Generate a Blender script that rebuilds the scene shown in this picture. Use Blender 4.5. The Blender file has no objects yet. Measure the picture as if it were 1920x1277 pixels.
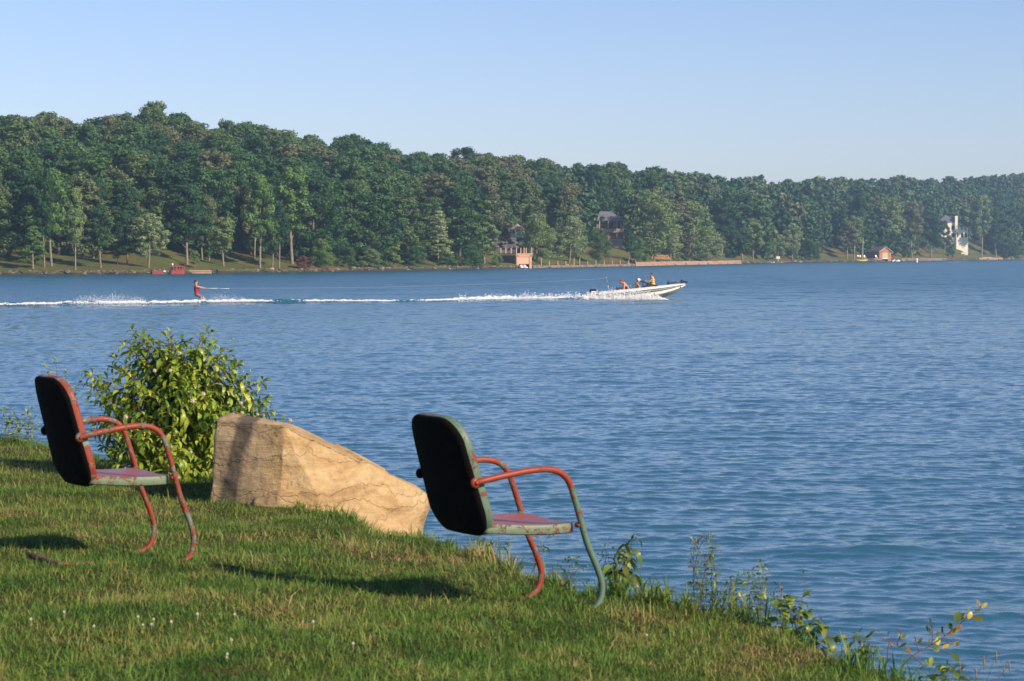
import bpy, bmesh, math, random
import numpy as np
from mathutils import Vector, Matrix, Euler

# ---------------------------------------------------------------- camera, sky, sun, exposure
SC = bpy.context.scene
COL = SC.collection
F, CX, CY, HOR = 4500.0, 960.0, 638.5, 476.0
PITCH = math.atan((CY - HOR) / F)
HC = 2.5                                    # eye height above the lake
cam_d = bpy.data.cameras.new('camera')
cam = bpy.data.objects.new('camera', cam_d); COL.objects.link(cam)
cam.location = (0, 0, HC)
cam.rotation_euler = (math.pi / 2 - PITCH, 0, 0)
cam_d.sensor_width = 36.0
cam_d.lens = F / 1920 * 36.0
cam_d.clip_start = 0.1; cam_d.clip_end = 20000
cam_d.dof.use_dof = True
cam_d.dof.focus_distance = 70.0
cam_d.dof.aperture_fstop = 15.0
SC.camera = cam

SUN_DIR = Vector((0.75, -0.66, 0)).normalized()
SUN_EL = math.radians(30)
sun_vec = Vector((SUN_DIR.x * math.cos(SUN_EL), SUN_DIR.y * math.cos(SUN_EL), math.sin(SUN_EL)))
W = bpy.data.worlds.new('World'); SC.world = W; W.use_nodes = True
wn = W.node_tree.nodes; wl = W.node_tree.links; wn.clear()
sky = wn.new('ShaderNodeTexSky'); sky.sky_type = 'NISHITA'; sky.sun_disc = False
sky.sun_elevation = SUN_EL
sky.sun_rotation = math.atan2(SUN_DIR.x, SUN_DIR.y)
sky.altitude = 200; sky.air_density = 1.0; sky.dust_density = 0.15; sky.ozone_density = 4.0
tint = wn.new('ShaderNodeMix'); tint.data_type = 'RGBA'; tint.blend_type = 'MULTIPLY'
tint.inputs[0].default_value = 1.0
tint.inputs[7].default_value = (1.03, 0.955, 1.13, 1)
wl.new(sky.outputs[0], tint.inputs[6])
bg = wn.new('ShaderNodeBackground'); bg.inputs[1].default_value = 0.076
wo = wn.new('ShaderNodeOutputWorld')
wl.new(tint.outputs[2], bg.inputs[0]); wl.new(bg.outputs[0], wo.inputs[0])
sl = bpy.data.lights.new('sun', 'SUN'); sl.energy = 4.0; sl.angle = math.radians(1.2); sl.color = (1.0, 0.83, 0.62)
so = bpy.data.objects.new('sun', sl); COL.objects.link(so)
so.rotation_euler = sun_vec.to_track_quat('Z', 'Y').to_euler()
so.location = (30, -40, 60)
SC.view_settings.view_transform = 'Standard'; SC.view_settings.look = 'None'
SC.view_settings.exposure = 0.66; SC.view_settings.gamma = 1.0
SC.view_settings.use_curve_mapping = False
SC.cycles.volume_bounces = 0; SC.cycles.max_bounces = 5
SC.cycles.diffuse_bounces = 2; SC.cycles.glossy_bounces = 3; SC.cycles.transmission_bounces = 3
SC.cycles.volume_step_rate = 1.0

# ---------------------------------------------------------------- helpers
def ray(px, py):
    a = (px - CX) / F; b = (CY - py) / F
    return a, math.cos(PITCH) + b * math.sin(PITCH), -math.sin(PITCH) + b * math.cos(PITCH)
def at(px, py, Y):
    a, c, d = ray(px, py); k = Y / c
    return Vector((a * k, Y, HC + d * k))
def on_z(px, py, z=0.0):
    a, c, d = ray(px, py); k = (z - HC) / d
    return Vector((a * k, c * k, z))
def xdir(px): return ray(px, HOR)[0] / ray(px, HOR)[1]

def tag(o, label=None, cat=None, group=None, kind=None):
    if label: o['label'] = label
    if cat: o['category'] = cat
    if group: o['group'] = group
    if kind: o['kind'] = kind
    return o
def thing(name, label, cat, loc=(0, 0, 0), rz=0.0, group=None):
    o = bpy.data.objects.new(name, None); COL.objects.link(o)
    o.empty_display_size = 0.2
    o.location = loc; o.rotation_euler = (0, 0, rz)
    return tag(o, label, cat, group)
def link(name, me, parent=None, mat=None):
    o = bpy.data.objects.new(name, me); COL.objects.link(o)
    if mat is not None and not me.materials: me.materials.append(mat)
    if parent: o.parent = parent
    return o
def copy_tree(o, parent=None):
    c = o.copy(); COL.objects.link(c); c.parent = parent
    for ch in o.children: copy_tree(ch, c)
    return c
def np_mesh(name, V, Fc, mat=None, smooth=False, attr=None):
    """V (n,3), Fc (m,k) all faces with k corners"""
    me = bpy.data.meshes.new(name)
    V = np.asarray(V, dtype=np.float32); Fc = np.asarray(Fc, dtype=np.int32)
    k = Fc.shape[1]; m = Fc.shape[0]
    me.vertices.add(len(V)); me.vertices.foreach_set('co', V.ravel())
    me.loops.add(m * k); me.loops.foreach_set('vertex_index', Fc.ravel())
    me.polygons.add(m)
    me.polygons.foreach_set('loop_start', np.arange(0, m * k, k, dtype=np.int32))
    me.polygons.foreach_set('loop_total', np.full(m, k, dtype=np.int32))
    if smooth: me.polygons.foreach_set('use_smooth', np.ones(m, dtype=bool))
    me.update(calc_edges=True)
    if attr is not None:
        a = me.attributes.new('tint', 'FLOAT', 'POINT')
        a.data.foreach_set('value', np.asarray(attr, dtype=np.float32))
    if mat is not None: me.materials.append(mat)
    return me
class MB:
    """collects simple shapes into one mesh"""
    def __init__(s): s.v = []; s.f = []
    def add(s, vs, fs):
        b = len(s.v); s.v += [tuple(v) for v in vs]; s.f += [tuple(i + b for i in f) for f in fs]; return s
    def box(s, c, d, rot=None, taper=1.0):
        R = rot if rot is not None else Matrix.Identity(3)
        vs = []
        for z in (-.5, .5):
            k = taper if z > 0 else 1.0
            for x, y in ((-.5, -.5), (.5, -.5), (.5, .5), (-.5, .5)):
                vs.append(Vector(c) + R @ Vector((x * d[0] * k, y * d[1] * k, z * d[2])))
        return s.add(vs, [(0, 3, 2, 1), (4, 5, 6, 7), (0, 1, 5, 4), (1, 2, 6, 5), (2, 3, 7, 6), (3, 0, 4, 7)])
    def tube(s, P, r, n=8, caps=True):
        P = [Vector(p) for p in P]
        if not isinstance(r, (list, tuple)): r = [r] * len(P)
        up = None; vs = []
        for i, p in enumerate(P):
            t = (P[min(i + 1, len(P) - 1)] - P[max(i - 1, 0)]).normalized()
            if up is None:
                up = Vector((0, 0, 1)) if abs(t.z) < .9 else Vector((1, 0, 0))
            a = t.cross(up)
            if a.length < 1e-4: a = t.orthogonal()
            a.normalize(); b = a.cross(t).normalized(); up = b
            for k in range(n):
                q = 2 * math.pi * k / n
                vs.append(p + (a * math.cos(q) + b * math.sin(q)) * r[i])
        fs = []
        for i in range(len(P) - 1):
            for k in range(n):
                k2 = (k + 1) % n
                fs.append((i * n + k, i * n + k2, (i + 1) * n + k2, (i + 1) * n + k))
        if caps:
            fs.append(tuple(reversed(range(n)))); fs.append(tuple((len(P) - 1) * n + k for k in range(n)))
        return s.add(vs, fs)
    def ball(s, c, r, nu=10, nv=6):
        r = (r, r, r) if not isinstance(r, (tuple, list)) else r
        vs = [(c[0], c[1], c[2] - r[2])]; fs = []
        for j in range(1, nv):
            t = math.pi * j / nv
            for i in range(nu):
                q = 2 * math.pi * i / nu
                vs.append((c[0] + r[0] * math.sin(t) * math.cos(q), c[1] + r[1] * math.sin(t) * math.sin(q), c[2] - r[2] * math.cos(t)))
        vs.append((c[0], c[1], c[2] + r[2])); L = len(vs) - 1
        for i in range(nu):
            i2 = (i + 1) % nu
            fs.append((0, 1 + i2, 1 + i))
            for j in range(nv - 2): fs.append((1 + j * nu + i, 1 + j * nu + i2, 1 + (j + 1) * nu + i2, 1 + (j + 1) * nu + i))
            fs.append((L, 1 + (nv - 2) * nu + i, 1 + (nv - 2) * nu + i2))
        return s.add(vs, fs)
    def prism(s, pts, y0, y1):
        """outline in x,z swept from y0 to y1"""
        n = len(pts)
        vs = [(p[0], y0, p[1]) for p in pts] + [(p[0], y1, p[1]) for p in pts]
        fs = [tuple(range(n)), tuple(reversed(range(n, 2 * n)))]
        fs += [(i, i + n, (i + 1) % n + n, (i + 1) % n) for i in range(n)]
        return s.add(vs, fs)
    def mesh(s, name, mat, smooth=False):
        me = bpy.data.meshes.new(name); me.from_pydata([tuple(v) for v in s.v], [], s.f); me.update()
        if smooth: me.polygons.foreach_set('use_smooth', [True] * len(me.polygons))
        me.materials.append(mat); return me
    def build(s, name, mat, parent=None, smooth=False, bevel=0):
        o = link(name, s.mesh(name, mat, smooth), parent)
        if bevel:
            m = o.modifiers.new('bevel', 'BEVEL'); m.width = bevel; m.segments = 2; m.limit_method = 'ANGLE'
        return o
def smooth_path(P, n=6, closed=False):
    P = [Vector(p) for p in P]; out = []
    for i in range(len(P) - 1):
        p0 = P[max(i - 1, 0)]; p1 = P[i]; p2 = P[i + 1]; p3 = P[min(i + 2, len(P) - 1)]
        for k in range(n):
            t = k / n
            out.append(0.5 * ((2 * p1) + (-p0 + p2) * t + (2 * p0 - 5 * p1 + 4 * p2 - p3) * t * t + (-p0 + 3 * p1 - 3 * p2 + p3) * t ** 3))
    out.append(P[-1]); return out

# ---- materials
def nmat(name):
    m = bpy.data.materials.new(name); m.use_nodes = True
    nt = m.node_tree; nt.nodes.clear()
    out = nt.nodes.new('ShaderNodeOutputMaterial')
    return m, nt, out
def simple(name, col, rough=.7, metal=0.0, var=0.0, scale=8.0, bump=0.0, spec=0.5):
    m, nt, out = nmat(name); N = nt.nodes; L = nt.links
    b = N.new('ShaderNodeBsdfPrincipled'); b.inputs['Base Color'].default_value = (*col, 1)
    b.inputs['Roughness'].default_value = rough; b.inputs['Metallic'].default_value = metal
    b.inputs['Specular IOR Level'].default_value = spec
    if var or bump:
        tc = N.new('ShaderNodeTexCoord'); no = N.new('ShaderNodeTexNoise'); no.inputs['Scale'].default_value = scale; no.inputs['Detail'].default_value = 6
        L.new(tc.outputs['Object'], no.inputs[0])
        if var:
            mr = N.new('ShaderNodeMapRange'); mr.inputs[1].default_value = .3; mr.inputs[2].default_value = .7
            mr.inputs[3].default_value = 1 - var; mr.inputs[4].default_value = 1 + var
            L.new(no.outputs[0], mr.inputs[0])
            mx = N.new('ShaderNodeVectorMath'); mx.operation = 'SCALE'; mx.inputs[0].default_value = col
            L.new(mr.outputs[0], mx.inputs['Scale']); L.new(mx.outputs[0], b.inputs['Base Color'])
        if bump:
            bp = N.new('ShaderNodeBump'); bp.inputs['Distance'].default_value = bump; L.new(no.outputs[0], bp.inputs['Height']); L.new(bp.outputs[0], b.inputs['Normal'])
    L.new(b.outputs[0], out.inputs[0]); return m
def ramp(N, stops, interp='LINEAR'):
    r = N.new('ShaderNodeValToRGB'); r.color_ramp.interpolation = interp
    e = r.color_ramp.elements
    while len(e) < len(stops): e.new(0.5)
    for i, (p, c) in enumerate(stops): e[i].position = p; e[i].color = (*c, 1)
    return r
def noise(N, L, src, scale, detail=4, rough=.5, dist=0.0):
    n = N.new('ShaderNodeTexNoise'); n.inputs['Scale'].default_value = scale; n.inputs['Detail'].default_value = detail
    n.inputs['Roughness'].default_value = rough; n.inputs['Distortion'].default_value = dist
    L.new(src, n.inputs[0]); return n
def foliage(name, stops, trans=.3, spec=.3, rough=.55, per='object', gain=(0.75, 1.25)):
    """leaf material: colour picked per object (tree) and varied leaf by leaf"""
    m, nt, out = nmat(name); N = nt.nodes; L = nt.links
    oi = N.new('ShaderNodeObjectInfo'); geo = N.new('ShaderNodeNewGeometry')
    r = ramp(N, stops)
    if per == 'object': L.new(oi.outputs['Random'], r.inputs[0])
    elif per == 'island': L.new(geo.outputs['Random Per Island'], r.inputs[0])
    mr = N.new('ShaderNodeMapRange'); mr.inputs[3].default_value, mr.inputs[4].default_value = gain
    L.new(geo.outputs['Random Per Island'], mr.inputs[0])
    mx = N.new('ShaderNodeVectorMath'); mx.operation = 'SCALE'
    L.new(r.outputs[0], mx.inputs[0]); L.new(mr.outputs[0], mx.inputs['Scale'])
    b = N.new('ShaderNodeBsdfPrincipled'); b.inputs['Roughness'].default_value = rough; b.inputs['Specular IOR Level'].default_value = spec
    L.new(mx.outputs[0], b.inputs['Base Color'])
    t = N.new('ShaderNodeBsdfTranslucent'); L.new(mx.outputs[0], t.inputs[0])
    ms = N.new('ShaderNodeMixShader'); ms.inputs[0].default_value = trans
    L.new(b.outputs[0], ms.inputs[1]); L.new(t.outputs[0], ms.inputs[2]); L.new(ms.outputs[0], out.inputs[0])
    return m
# ---------------------------------------------------------------- lake
rng = np.random.default_rng(7)
def make_water_mat():
    m, nt, out = nmat('lake_water'); N = nt.nodes; L = nt.links
    g = N.new('ShaderNodeNewGeometry')
    mp = N.new('ShaderNodeMapping'); mp.inputs['Scale'].default_value = (0.75, 1.0, 1.0); mp.inputs['Rotation'].default_value = (0, 0, math.radians(8))
    L.new(g.outputs['Position'], mp.inputs[0])
    n1 = noise(N, L, mp.outputs[0], 8.0, 4, .6, .3)
    # small ripples near, broader chop takes over with distance from the bank
    sep = N.new('ShaderNodeSeparateXYZ'); L.new(g.outputs['Position'], sep.inputs[0])
    far = N.new('ShaderNodeMapRange'); far.inputs[1].default_value = 40; far.inputs[2].default_value = 130; far.inputs[3].default_value = 0.12; far.inputs[4].default_value = 1.0
    L.new(sep.outputs[1], far.inputs[0])
    # beyond the resolved waves: facet tilt straight from noise, so that far ripples keep their slope
    tl = noise(N, L, mp.outputs[0], 1.6, 5, .75)
    ts = N.new('ShaderNodeVectorMath'); ts.operation = 'SUBTRACT'; L.new(tl.outputs['Color'], ts.inputs[0]); ts.inputs[1].default_value = (.5, .5, .5)
    tf = N.new('ShaderNodeMapRange'); tf.inputs[1].default_value = 30; tf.inputs[2].default_value = 140; tf.inputs[3].default_value = 0.10; tf.inputs[4].default_value = 0.8
    L.new(sep.outputs[1], tf.inputs[0])
    tm = N.new('ShaderNodeVectorMath'); tm.operation = 'SCALE'; L.new(ts.outputs[0], tm.inputs[0]); L.new(tf.outputs[0], tm.inputs['Scale'])
    tz = N.new('ShaderNodeVectorMath'); tz.operation = 'MULTIPLY'; L.new(tm.outputs[0], tz.inputs[0]); tz.inputs[1].default_value = (.7, 1.5, 0)
    tl2 = noise(N, L, mp.outputs[0], .22, 4, .7); tb = N.new('ShaderNodeMapRange'); tb.inputs[1].default_value = .30; tb.inputs[2].default_value = .70; tb.inputs[3].default_value = -.5; tb.inputs[4].default_value = .5
    L.new(tl2.outputs[0], tb.inputs[0]); tc_ = N.new('ShaderNodeMath'); tc_.operation = 'MULTIPLY'; L.new(tb.outputs[0], tc_.inputs[0]); tcf = N.new('ShaderNodeMapRange'); tcf.inputs[1].default_value = 60; tcf.inputs[2].default_value = 200; tcf.inputs[3].default_value = 0; tcf.inputs[4].default_value = .42
    L.new(sep.outputs[1], tcf.inputs[0]); L.new(tcf.outputs[0], tc_.inputs[1]); tv = N.new('ShaderNodeCombineXYZ'); L.new(tc_.outputs[0], tv.inputs[1])
    tz2 = N.new('ShaderNodeVectorMath'); tz2.operation = 'ADD'; L.new(tz.outputs[0], tz2.inputs[0]); L.new(tv.outputs[0], tz2.inputs[1]); tz = tz2
    b1 = N.new('ShaderNodeBump'); b1.inputs['Strength'].default_value = 1.0; b1.inputs['Distance'].default_value = 0.008
    L.new(n1.outputs[0], b1.inputs['Height'])
    ta = N.new('ShaderNodeVectorMath'); ta.operation = 'ADD'; L.new(b1.outputs[0], ta.inputs[0]); L.new(tz.outputs[0], ta.inputs[1])
    b3 = N.new('ShaderNodeVectorMath'); b3.operation = 'NORMALIZE'; L.new(ta.outputs[0], b3.inputs[0])
    b = N.new('ShaderNodeBsdfPrincipled')
    b.inputs['Base Color'].default_value = (0.024, 0.108, 0.162, 1)
    # far off, the ripples below a pixel act as roughness
    rg = N.new('ShaderNodeMapRange'); rg.inputs[1].default_value = 35; rg.inputs[2].default_value = 190; rg.inputs[3].default_value = .05; rg.inputs[4].default_value = .27
    L.new(sep.outputs[1], rg.inputs[0]); L.new(rg.outputs[0], b.inputs['Roughness'])
    b.inputs['IOR'].default_value = 1.333
    L.new(b3.outputs[0], b.inputs['Normal'])
    L.new(b.outputs[0], out.inputs[0]); return m
M_WATER = make_water_mat()

WAKE = [(-400, 581), (0, 577), (150, 575), (300, 574), (385, 572), (480, 571), (650, 569), (800, 567), (870, 565), (950, 563.5), (1100, 562), (1180, 561)]
_w = [on_z(a, b) for a, b in WAKE]
WKX = np.array([p.x for p in _w]); WKY = np.array([p.y for p in _w])
def wake_amp(x):
    # how high the wake stands along its length
    return np.interp(x, [-30, -24, -14, -10, -6, -1, 3, 6.2], [.10, .18, .20, .18, .12, .13, .15, .0])
def wave_field(X, Y, n, l0, l1, spread, seed):
    """random sea of unit variance with steep lee faces"""
    r = np.random.default_rng(seed); h = np.zeros_like(X)
    for i in range(n):
        lam = l0 * (l1 / l0) ** r.random(); th = math.radians(96) + r.normal() * spread
        k = 2 * math.pi / lam; ph = r.random() * 6.283
        arg = k * math.cos(th) * X + k * abs(math.sin(th)) * Y + ph
        h += np.sin(arg + .45 * np.sin(arg))
    h = h / math.sqrt(n * .5)
    return np.where(h > 0, 1.9 * np.tanh(h / 1.9), h)
def wave_height(X, Y):
    # flat troughs, short sharp crests, at three sizes of ripple
    h = .0055 * np.exp(.76 * wave_field(X, Y, 120, .14, .48, .38, 3))
    h += .0095 * np.exp(.62 * wave_field(X, Y, 60, .7, 1.9, .34, 4))
    h += .0200 * np.exp(.42 * wave_field(X, Y, 24, 3.0, 8.0, .4, 5))
    return np.minimum(h, .22) - .025
def make_water():
    ang = np.concatenate([np.linspace(-1.35, -.30, 26)[:-1], np.linspace(-.30, .30, 470), np.linspace(.30, 1.35, 26)[1:]])
    rows = [2.0, 6.0, 10.0]; y = 12.0
    while y < 60:
        rows.append(y); y += max(0.034, 0.0014 * y)
    while y < 430:
        rows.append(y); y += max(.12, 0.0019 * y)
    while y < 6000:
        rows.append(y); y *= 1.05
    rows = np.array(rows)
    T = np.tan(ang)
    X = rows[:, None] * T[None, :]; Y = np.repeat(rows[:, None], len(ang), 1)
    H = wave_height(X, Y)
    fade = np.clip((420 - Y) / 200, 0, 1) * (np.abs(T)[None, :] < .32)
    Z = H * fade
    # wake: a travelling ridge dragged behind the boat
    yc = np.interp(X, WKX, WKY) + .25 * np.sin(X * 1.3) + .15 * np.sin(X * 3.1 + 1)
    for off, wd, a in ((0.0, .55, 1.0), (3.2, .8, .35), (-3.0, .9, .25)):
        A = wake_amp(X) * a * (1 + .25 * np.sin(X * 2.1) + .15 * np.sin(X * 5.3))
        Z += A * np.exp(-((Y - yc - off) / wd) ** 2) * (np.abs(T)[None, :] < .32)
    # one broader swell near the bank
    for (px, py, ax, ay, aa) in ((1560, 1040, 1.1, .22, .05), (1640, 1165, .7, .2, .03), (1350, 775, 1.8, .5, .05), (900, 700, 3, .8, .06)):
        c = on_z(px, py); Z += aa * np.exp(-((X - c.x) / ax) ** 2 - ((Y - c.y - .08 * (X - c.x)) / ay) ** 2)
    nr, nc = X.shape
    V = np.stack([X, Y, Z], -1).reshape(-1, 3)
    idx = np.arange(nr * nc).reshape(nr, nc)
    Fc = np.stack([idx[:-1, :-1], idx[:-1, 1:], idx[1:, 1:], idx[1:, :-1]], -1).reshape(-1, 4)
    tag(link('lake_water', np_mesh('lake_water', V, Fc, M_WATER, smooth=True)), 'blue rippled lake water', kind='structure')
make_water()
# lake bed, so the terrain has a bottom everywhere
MB().box((0, 2000, -4), (9000, 9000, .5)).build('lake_bed', simple('lake_bed', (.03, .035, .03), .9))['kind'] = 'structure'

# ---------------------------------------------------------------- lawn on the near bank
def plane_z(x, y): return 1.0 - 0.038 * (x - 0.3) - 0.015 * (y - 10)
EDGE_PX = [(-900, 760), (-300, 785), (0, 812), (200, 858), (380, 893), (550, 940), (800, 1003), (950, 1056), (1150, 1108), (1400, 1150), (1550, 1212), (1750, 1292), (1900, 1372), (2100, 1500), (2600, 2000)]
_e = []
for a, b in EDGE_PX:
    z = 1.0
    for _ in range(12):
        p = on_z(a, b, z); z = plane_z(p.x, p.y)
    _e.append((p.x, p.y))
_e.sort()
EXs = np.array([e[0] for e in _e]); EYs = np.array([e[1] for e in _e])
def ground_z(x, y):
    x = np.asarray(x, dtype=float); y = np.asarray(y, dtype=float)
    d = (y - np.interp(x, EXs, EYs)) * 0.72 + .05 * np.sin(x * 7.0) + .03 * np.sin(x * 17 + 2)
    dd = np.maximum(0, d + .25)
    z = plane_z(x, y) - dd ** 2 / (dd + .45) + 0.018 * np.sin(x * 2.3 + y * 1.1) + .012 * np.sin(x * 5.1 - y * 3.7) + .006 * np.sin(11 * x + 3) * np.sin(9 * y)
    return np.maximum(z, -.7)
def gz(x, y): return float(ground_z(x, y))
def make_soil_mat():
    m, nt, out = nmat('lawn_soil'); N = nt.nodes; L = nt.links
    g = N.new('ShaderNodeNewGeometry')
    n = noise(N, L, g.outputs['Position'], 3.0, 8, .7)
    r = ramp(N, [(.3, (.035, .045, .012)), (.5, (.06, .065, .02)), (.68, (.12, .085, .035))])
    L.new(n.outputs[0], r.inputs[0])
    b = N.new('ShaderNodeBsdfPrincipled'); b.inputs['Roughness'].default_value = 1; b.inputs['Specular IOR Level'].default_value = .1
    L.new(r.outputs[0], b.inputs['Base Color'])
    bp = N.new('ShaderNodeBump'); bp.inputs['Distance'].default_value = .03; n2 = noise(N, L, g.outputs['Position'], 40, 6)
    L.new(n2.outputs[0], bp.inputs['Height']); L.new(bp.outputs[0], b.inputs['Normal'])
    L.new(b.outputs[0], out.inputs[0]); return m
xs = np.linspace(-14, 8, 260); ys = np.concatenate([np.linspace(-20, 7, 20)[:-1], np.linspace(7, 30, 300)])
GX, GY = np.meshgrid(xs, ys); GZ = ground_z(GX, GY)
idx = np.arange(GX.size).reshape(GX.shape)
tag(link('lawn', np_mesh('lawn', np.stack([GX, GY, GZ], -1).reshape(-1, 3),
    np.stack([idx[:-1, :-1], idx[:-1, 1:], idx[1:, 1:], idx[1:, :-1]], -1).reshape(-1, 4), make_soil_mat(), smooth=True)), 'grassy lakeside bank', kind='structure')

def make_grass_mat():
    m, nt, out = nmat('grass_blades'); N = nt.nodes; L = nt.links
    g = N.new('ShaderNodeNewGeometry'); at_ = N.new('ShaderNodeAttribute'); at_.attribute_name = 'tint'
    n = noise(N, L, g.outputs['Position'], 1.7, 6, .65, .4)
    n2 = noise(N, L, g.outputs['Position'], 9.0, 4, .7)
    # dry patches by place, plus dry blades here and there
    ad = N.new('ShaderNodeMath'); ad.operation = 'ADD'
    st = N.new('ShaderNodeMath'); st.operation = 'MULTIPLY_ADD'; L.new(n.outputs[0], st.inputs[0]); st.inputs[1].default_value = 1.5; st.inputs[2].default_value = -.25; L.new(st.outputs[0], ad.inputs[0])
    m2 = N.new('ShaderNodeMath'); m2.operation = 'MULTIPLY_ADD'; L.new(n2.outputs[0], m2.inputs[0]); m2.inputs[1].default_value = .5; m2.inputs[2].default_value = -.25
    L.new(m2.outputs[0], ad.inputs[1])
    ad2 = N.new('ShaderNodeMath'); ad2.operation = 'MULTIPLY_ADD'; L.new(at_.outputs['Fac'], ad2.inputs[0]); ad2.inputs[1].default_value = .34; L.new(ad.outputs[0], ad2.inputs[2])
    r = ramp(N, [(.40, (.058, .145, .024)), (.60, (.125, .235, .038)), (.75, (.215, .29, .060)), (.88, (.32, .30, .09)), (1.0, (.45, .31, .15))])
    L.new(ad2.outputs[0], r.inputs[0])
    b = N.new('ShaderNodeBsdfPrincipled'); b.inputs['Roughness'].default_value = .55; b.inputs['Specular IOR Level'].default_value = .25
    L.new(r.outputs[0], b.inputs['Base Color'])
    t = N.new('ShaderNodeBsdfTranslucent'); L.new(r.outputs[0], t.inputs[0])
    ms = N.new('ShaderNodeMixShader'); ms.inputs[0].default_value = .35
    L.new(b.outputs[0], ms.inputs[1]); L.new(t.outputs[0], ms.inputs[2]); L.new(ms.outputs[0], out.inputs[0])
    return m
M_GRASS = make_grass_mat()
def blades(n, pos, Lr, wr, r, lean=.5, tint=None, hmul=None):
    """pos (n,3) -> verts, tri faces of n blades, two segments each"""
    head = r.random(n) * 2 * math.pi
    Ln = Lr[0] + (Lr[1] - Lr[0]) * r.random(n) ** 1.6
    if hmul is not None: Ln = Ln * hmul
    if tint is None: tint = r.random(n)
    ld = np.abs(r.normal(0, lean, n)) + .1
    fx, fy = np.cos(head), np.sin(head)
    w = wr[0] + (wr[1] - wr[0]) * r.random(n)
    q = r.random(n) * math.pi; sx, sy = np.cos(q) * w, np.sin(q) * w
    up1 = np.cos(ld * .8); out1 = np.sin(ld * .8)
    a2 = np.minimum(ld * 1.7, 1.9); up2 = np.cos(a2); out2 = np.sin(a2)
    p0 = pos; z = np.zeros(n); s = np.stack([sx, sy, z], -1)
    p1 = pos + np.stack([fx * out1, fy * out1, up1], -1) * (Ln * .55)[:, None]
    p2 = p1 + np.stack([fx * out2, fy * out2, up2], -1) * (Ln * .5)[:, None]
    V = np.stack([p0 - s, p0 + s, p1 - s * .8, p1 + s * .8, p2], 1).reshape(-1, 3)
    b = np.arange(n)[:, None] * 5
    Fc = np.stack([b + [[0, 1, 3]], b + [[0, 3, 2]], b + [[2, 3, 4]]], 1).reshape(-1, 3)
    return V, Fc, np.repeat(tint, 5)
def lawn_points(n, r, y0=7.6, y1=24):
    """random lawn places in the wedge the photograph takes in (a bit wider), thicker near by"""
    out = []
    while sum(len(o) for o in out) < n:
        k = 400000
        y = y0 * (y1 / y0) ** r.random(k)
        x = (r.random(k) * 2 - 1) * (y * .24 + 1.1)
        d = y - np.interp(x, EXs, EYs)
        keep = d < 0.75
        # clumps
        c = .5 + .5 * np.sin(x * 23 + 3 * np.sin(y * 11)) * np.sin(y * 19 + 2 * np.sin(x * 13))
        keep &= r.random(k) < (.55 + .45 * c)
        out.append(np.stack([x[keep], y[keep]], -1))
    P = np.concatenate(out)[:n]
    return P
r = np.random.default_rng(11)
NB = 370000
P = lawn_points(NB, r)
def tuft(x, y):
    a = np.sin(x * 31 + 2.5 * np.sin(y * 17 + x * 5)) * np.sin(y * 27 + 2.2 * np.sin(x * 19)); b = np.sin(x * 57 + 3 * np.sin(y * 41)) * np.sin(y * 49 + 2 * np.sin(x * 37 + 1))
    return np.clip(.95 + .42 * a + .3 * b, .35, 1.7)
c = np.sin(P[:, 0] * 3.1 + np.sin(P[:, 1] * 2.3)) * np.sin(P[:, 1] * 3.7 + 1.3 * np.sin(P[:, 0] * 2.9))
pos = np.stack([P[:, 0], P[:, 1], ground_z(P[:, 0], P[:, 1]) - .004], -1)
V, Fc, t = blades(NB, pos, (.015, .046), (.0010, .0022), r, 1.15, tint=np.clip(r.random(NB) + .12 * c + .25 * (tuft(P[:, 0], P[:, 1]) - 1), 0, 1), hmul=tuft(P[:, 0], P[:, 1]))
gr = link('lawn_grass', np_mesh('lawn_grass', V, Fc, M_GRASS, attr=t))
tag(gr, 'short mown grass with dry patches on the bank', 'grass', kind='stuff')
NW = 26000
P = lawn_points(NW, r); pos = np.stack([P[:, 0], P[:, 1], ground_z(P[:, 0], P[:, 1]) - .004], -1)
V, Fc, t = blades(NW, pos, (.030, .068), (.0020, .0036), r, 1.0, tint=r.random(NW), hmul=tuft(P[:, 0], P[:, 1]))
gr = link('coarse_grass', np_mesh('coarse_grass', V, Fc, M_GRASS, attr=t))
tag(gr, 'coarser wide grass blades through the mown lawn', 'grass', kind='stuff')
# longer ragged blades: scattered tufts and the unmown rim of the bank
NT = 1500
P = lawn_points(NT, r)
n2 = 1700
ex = r.random(n2) * 7.2 - 4.6
ey = np.interp(ex, EXs, EYs) + r.random(n2) * .75 - .30
C = np.concatenate([P, np.stack([ex, ey], -1)]); hs = np.concatenate([np.full(NT, .55), 1.0 + .7 * (ex > -.2)])
k = 9; C = np.repeat(C, k, 0) + r.normal(0, .014, (len(C) * k, 2)); hs = np.repeat(hs, k)
pos = np.stack([C[:, 0], C[:, 1], ground_z(C[:, 0], C[:, 1]) - .004], -1)
V, Fc, t = blades(len(C), pos, (.04, .10), (.0014, .0028), r, .6, tint=r.random(len(C)) * .8)
base = np.repeat(pos, 5, 0); V = base + (V - base) * np.repeat(hs, 5)[:, None]
gr = link('tall_grass', np_mesh('tall_grass', V, Fc, M_GRASS, attr=t))
tag(gr, 'longer ragged grass tufts along the rim of the bank', 'grass', kind='stuff')

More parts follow.
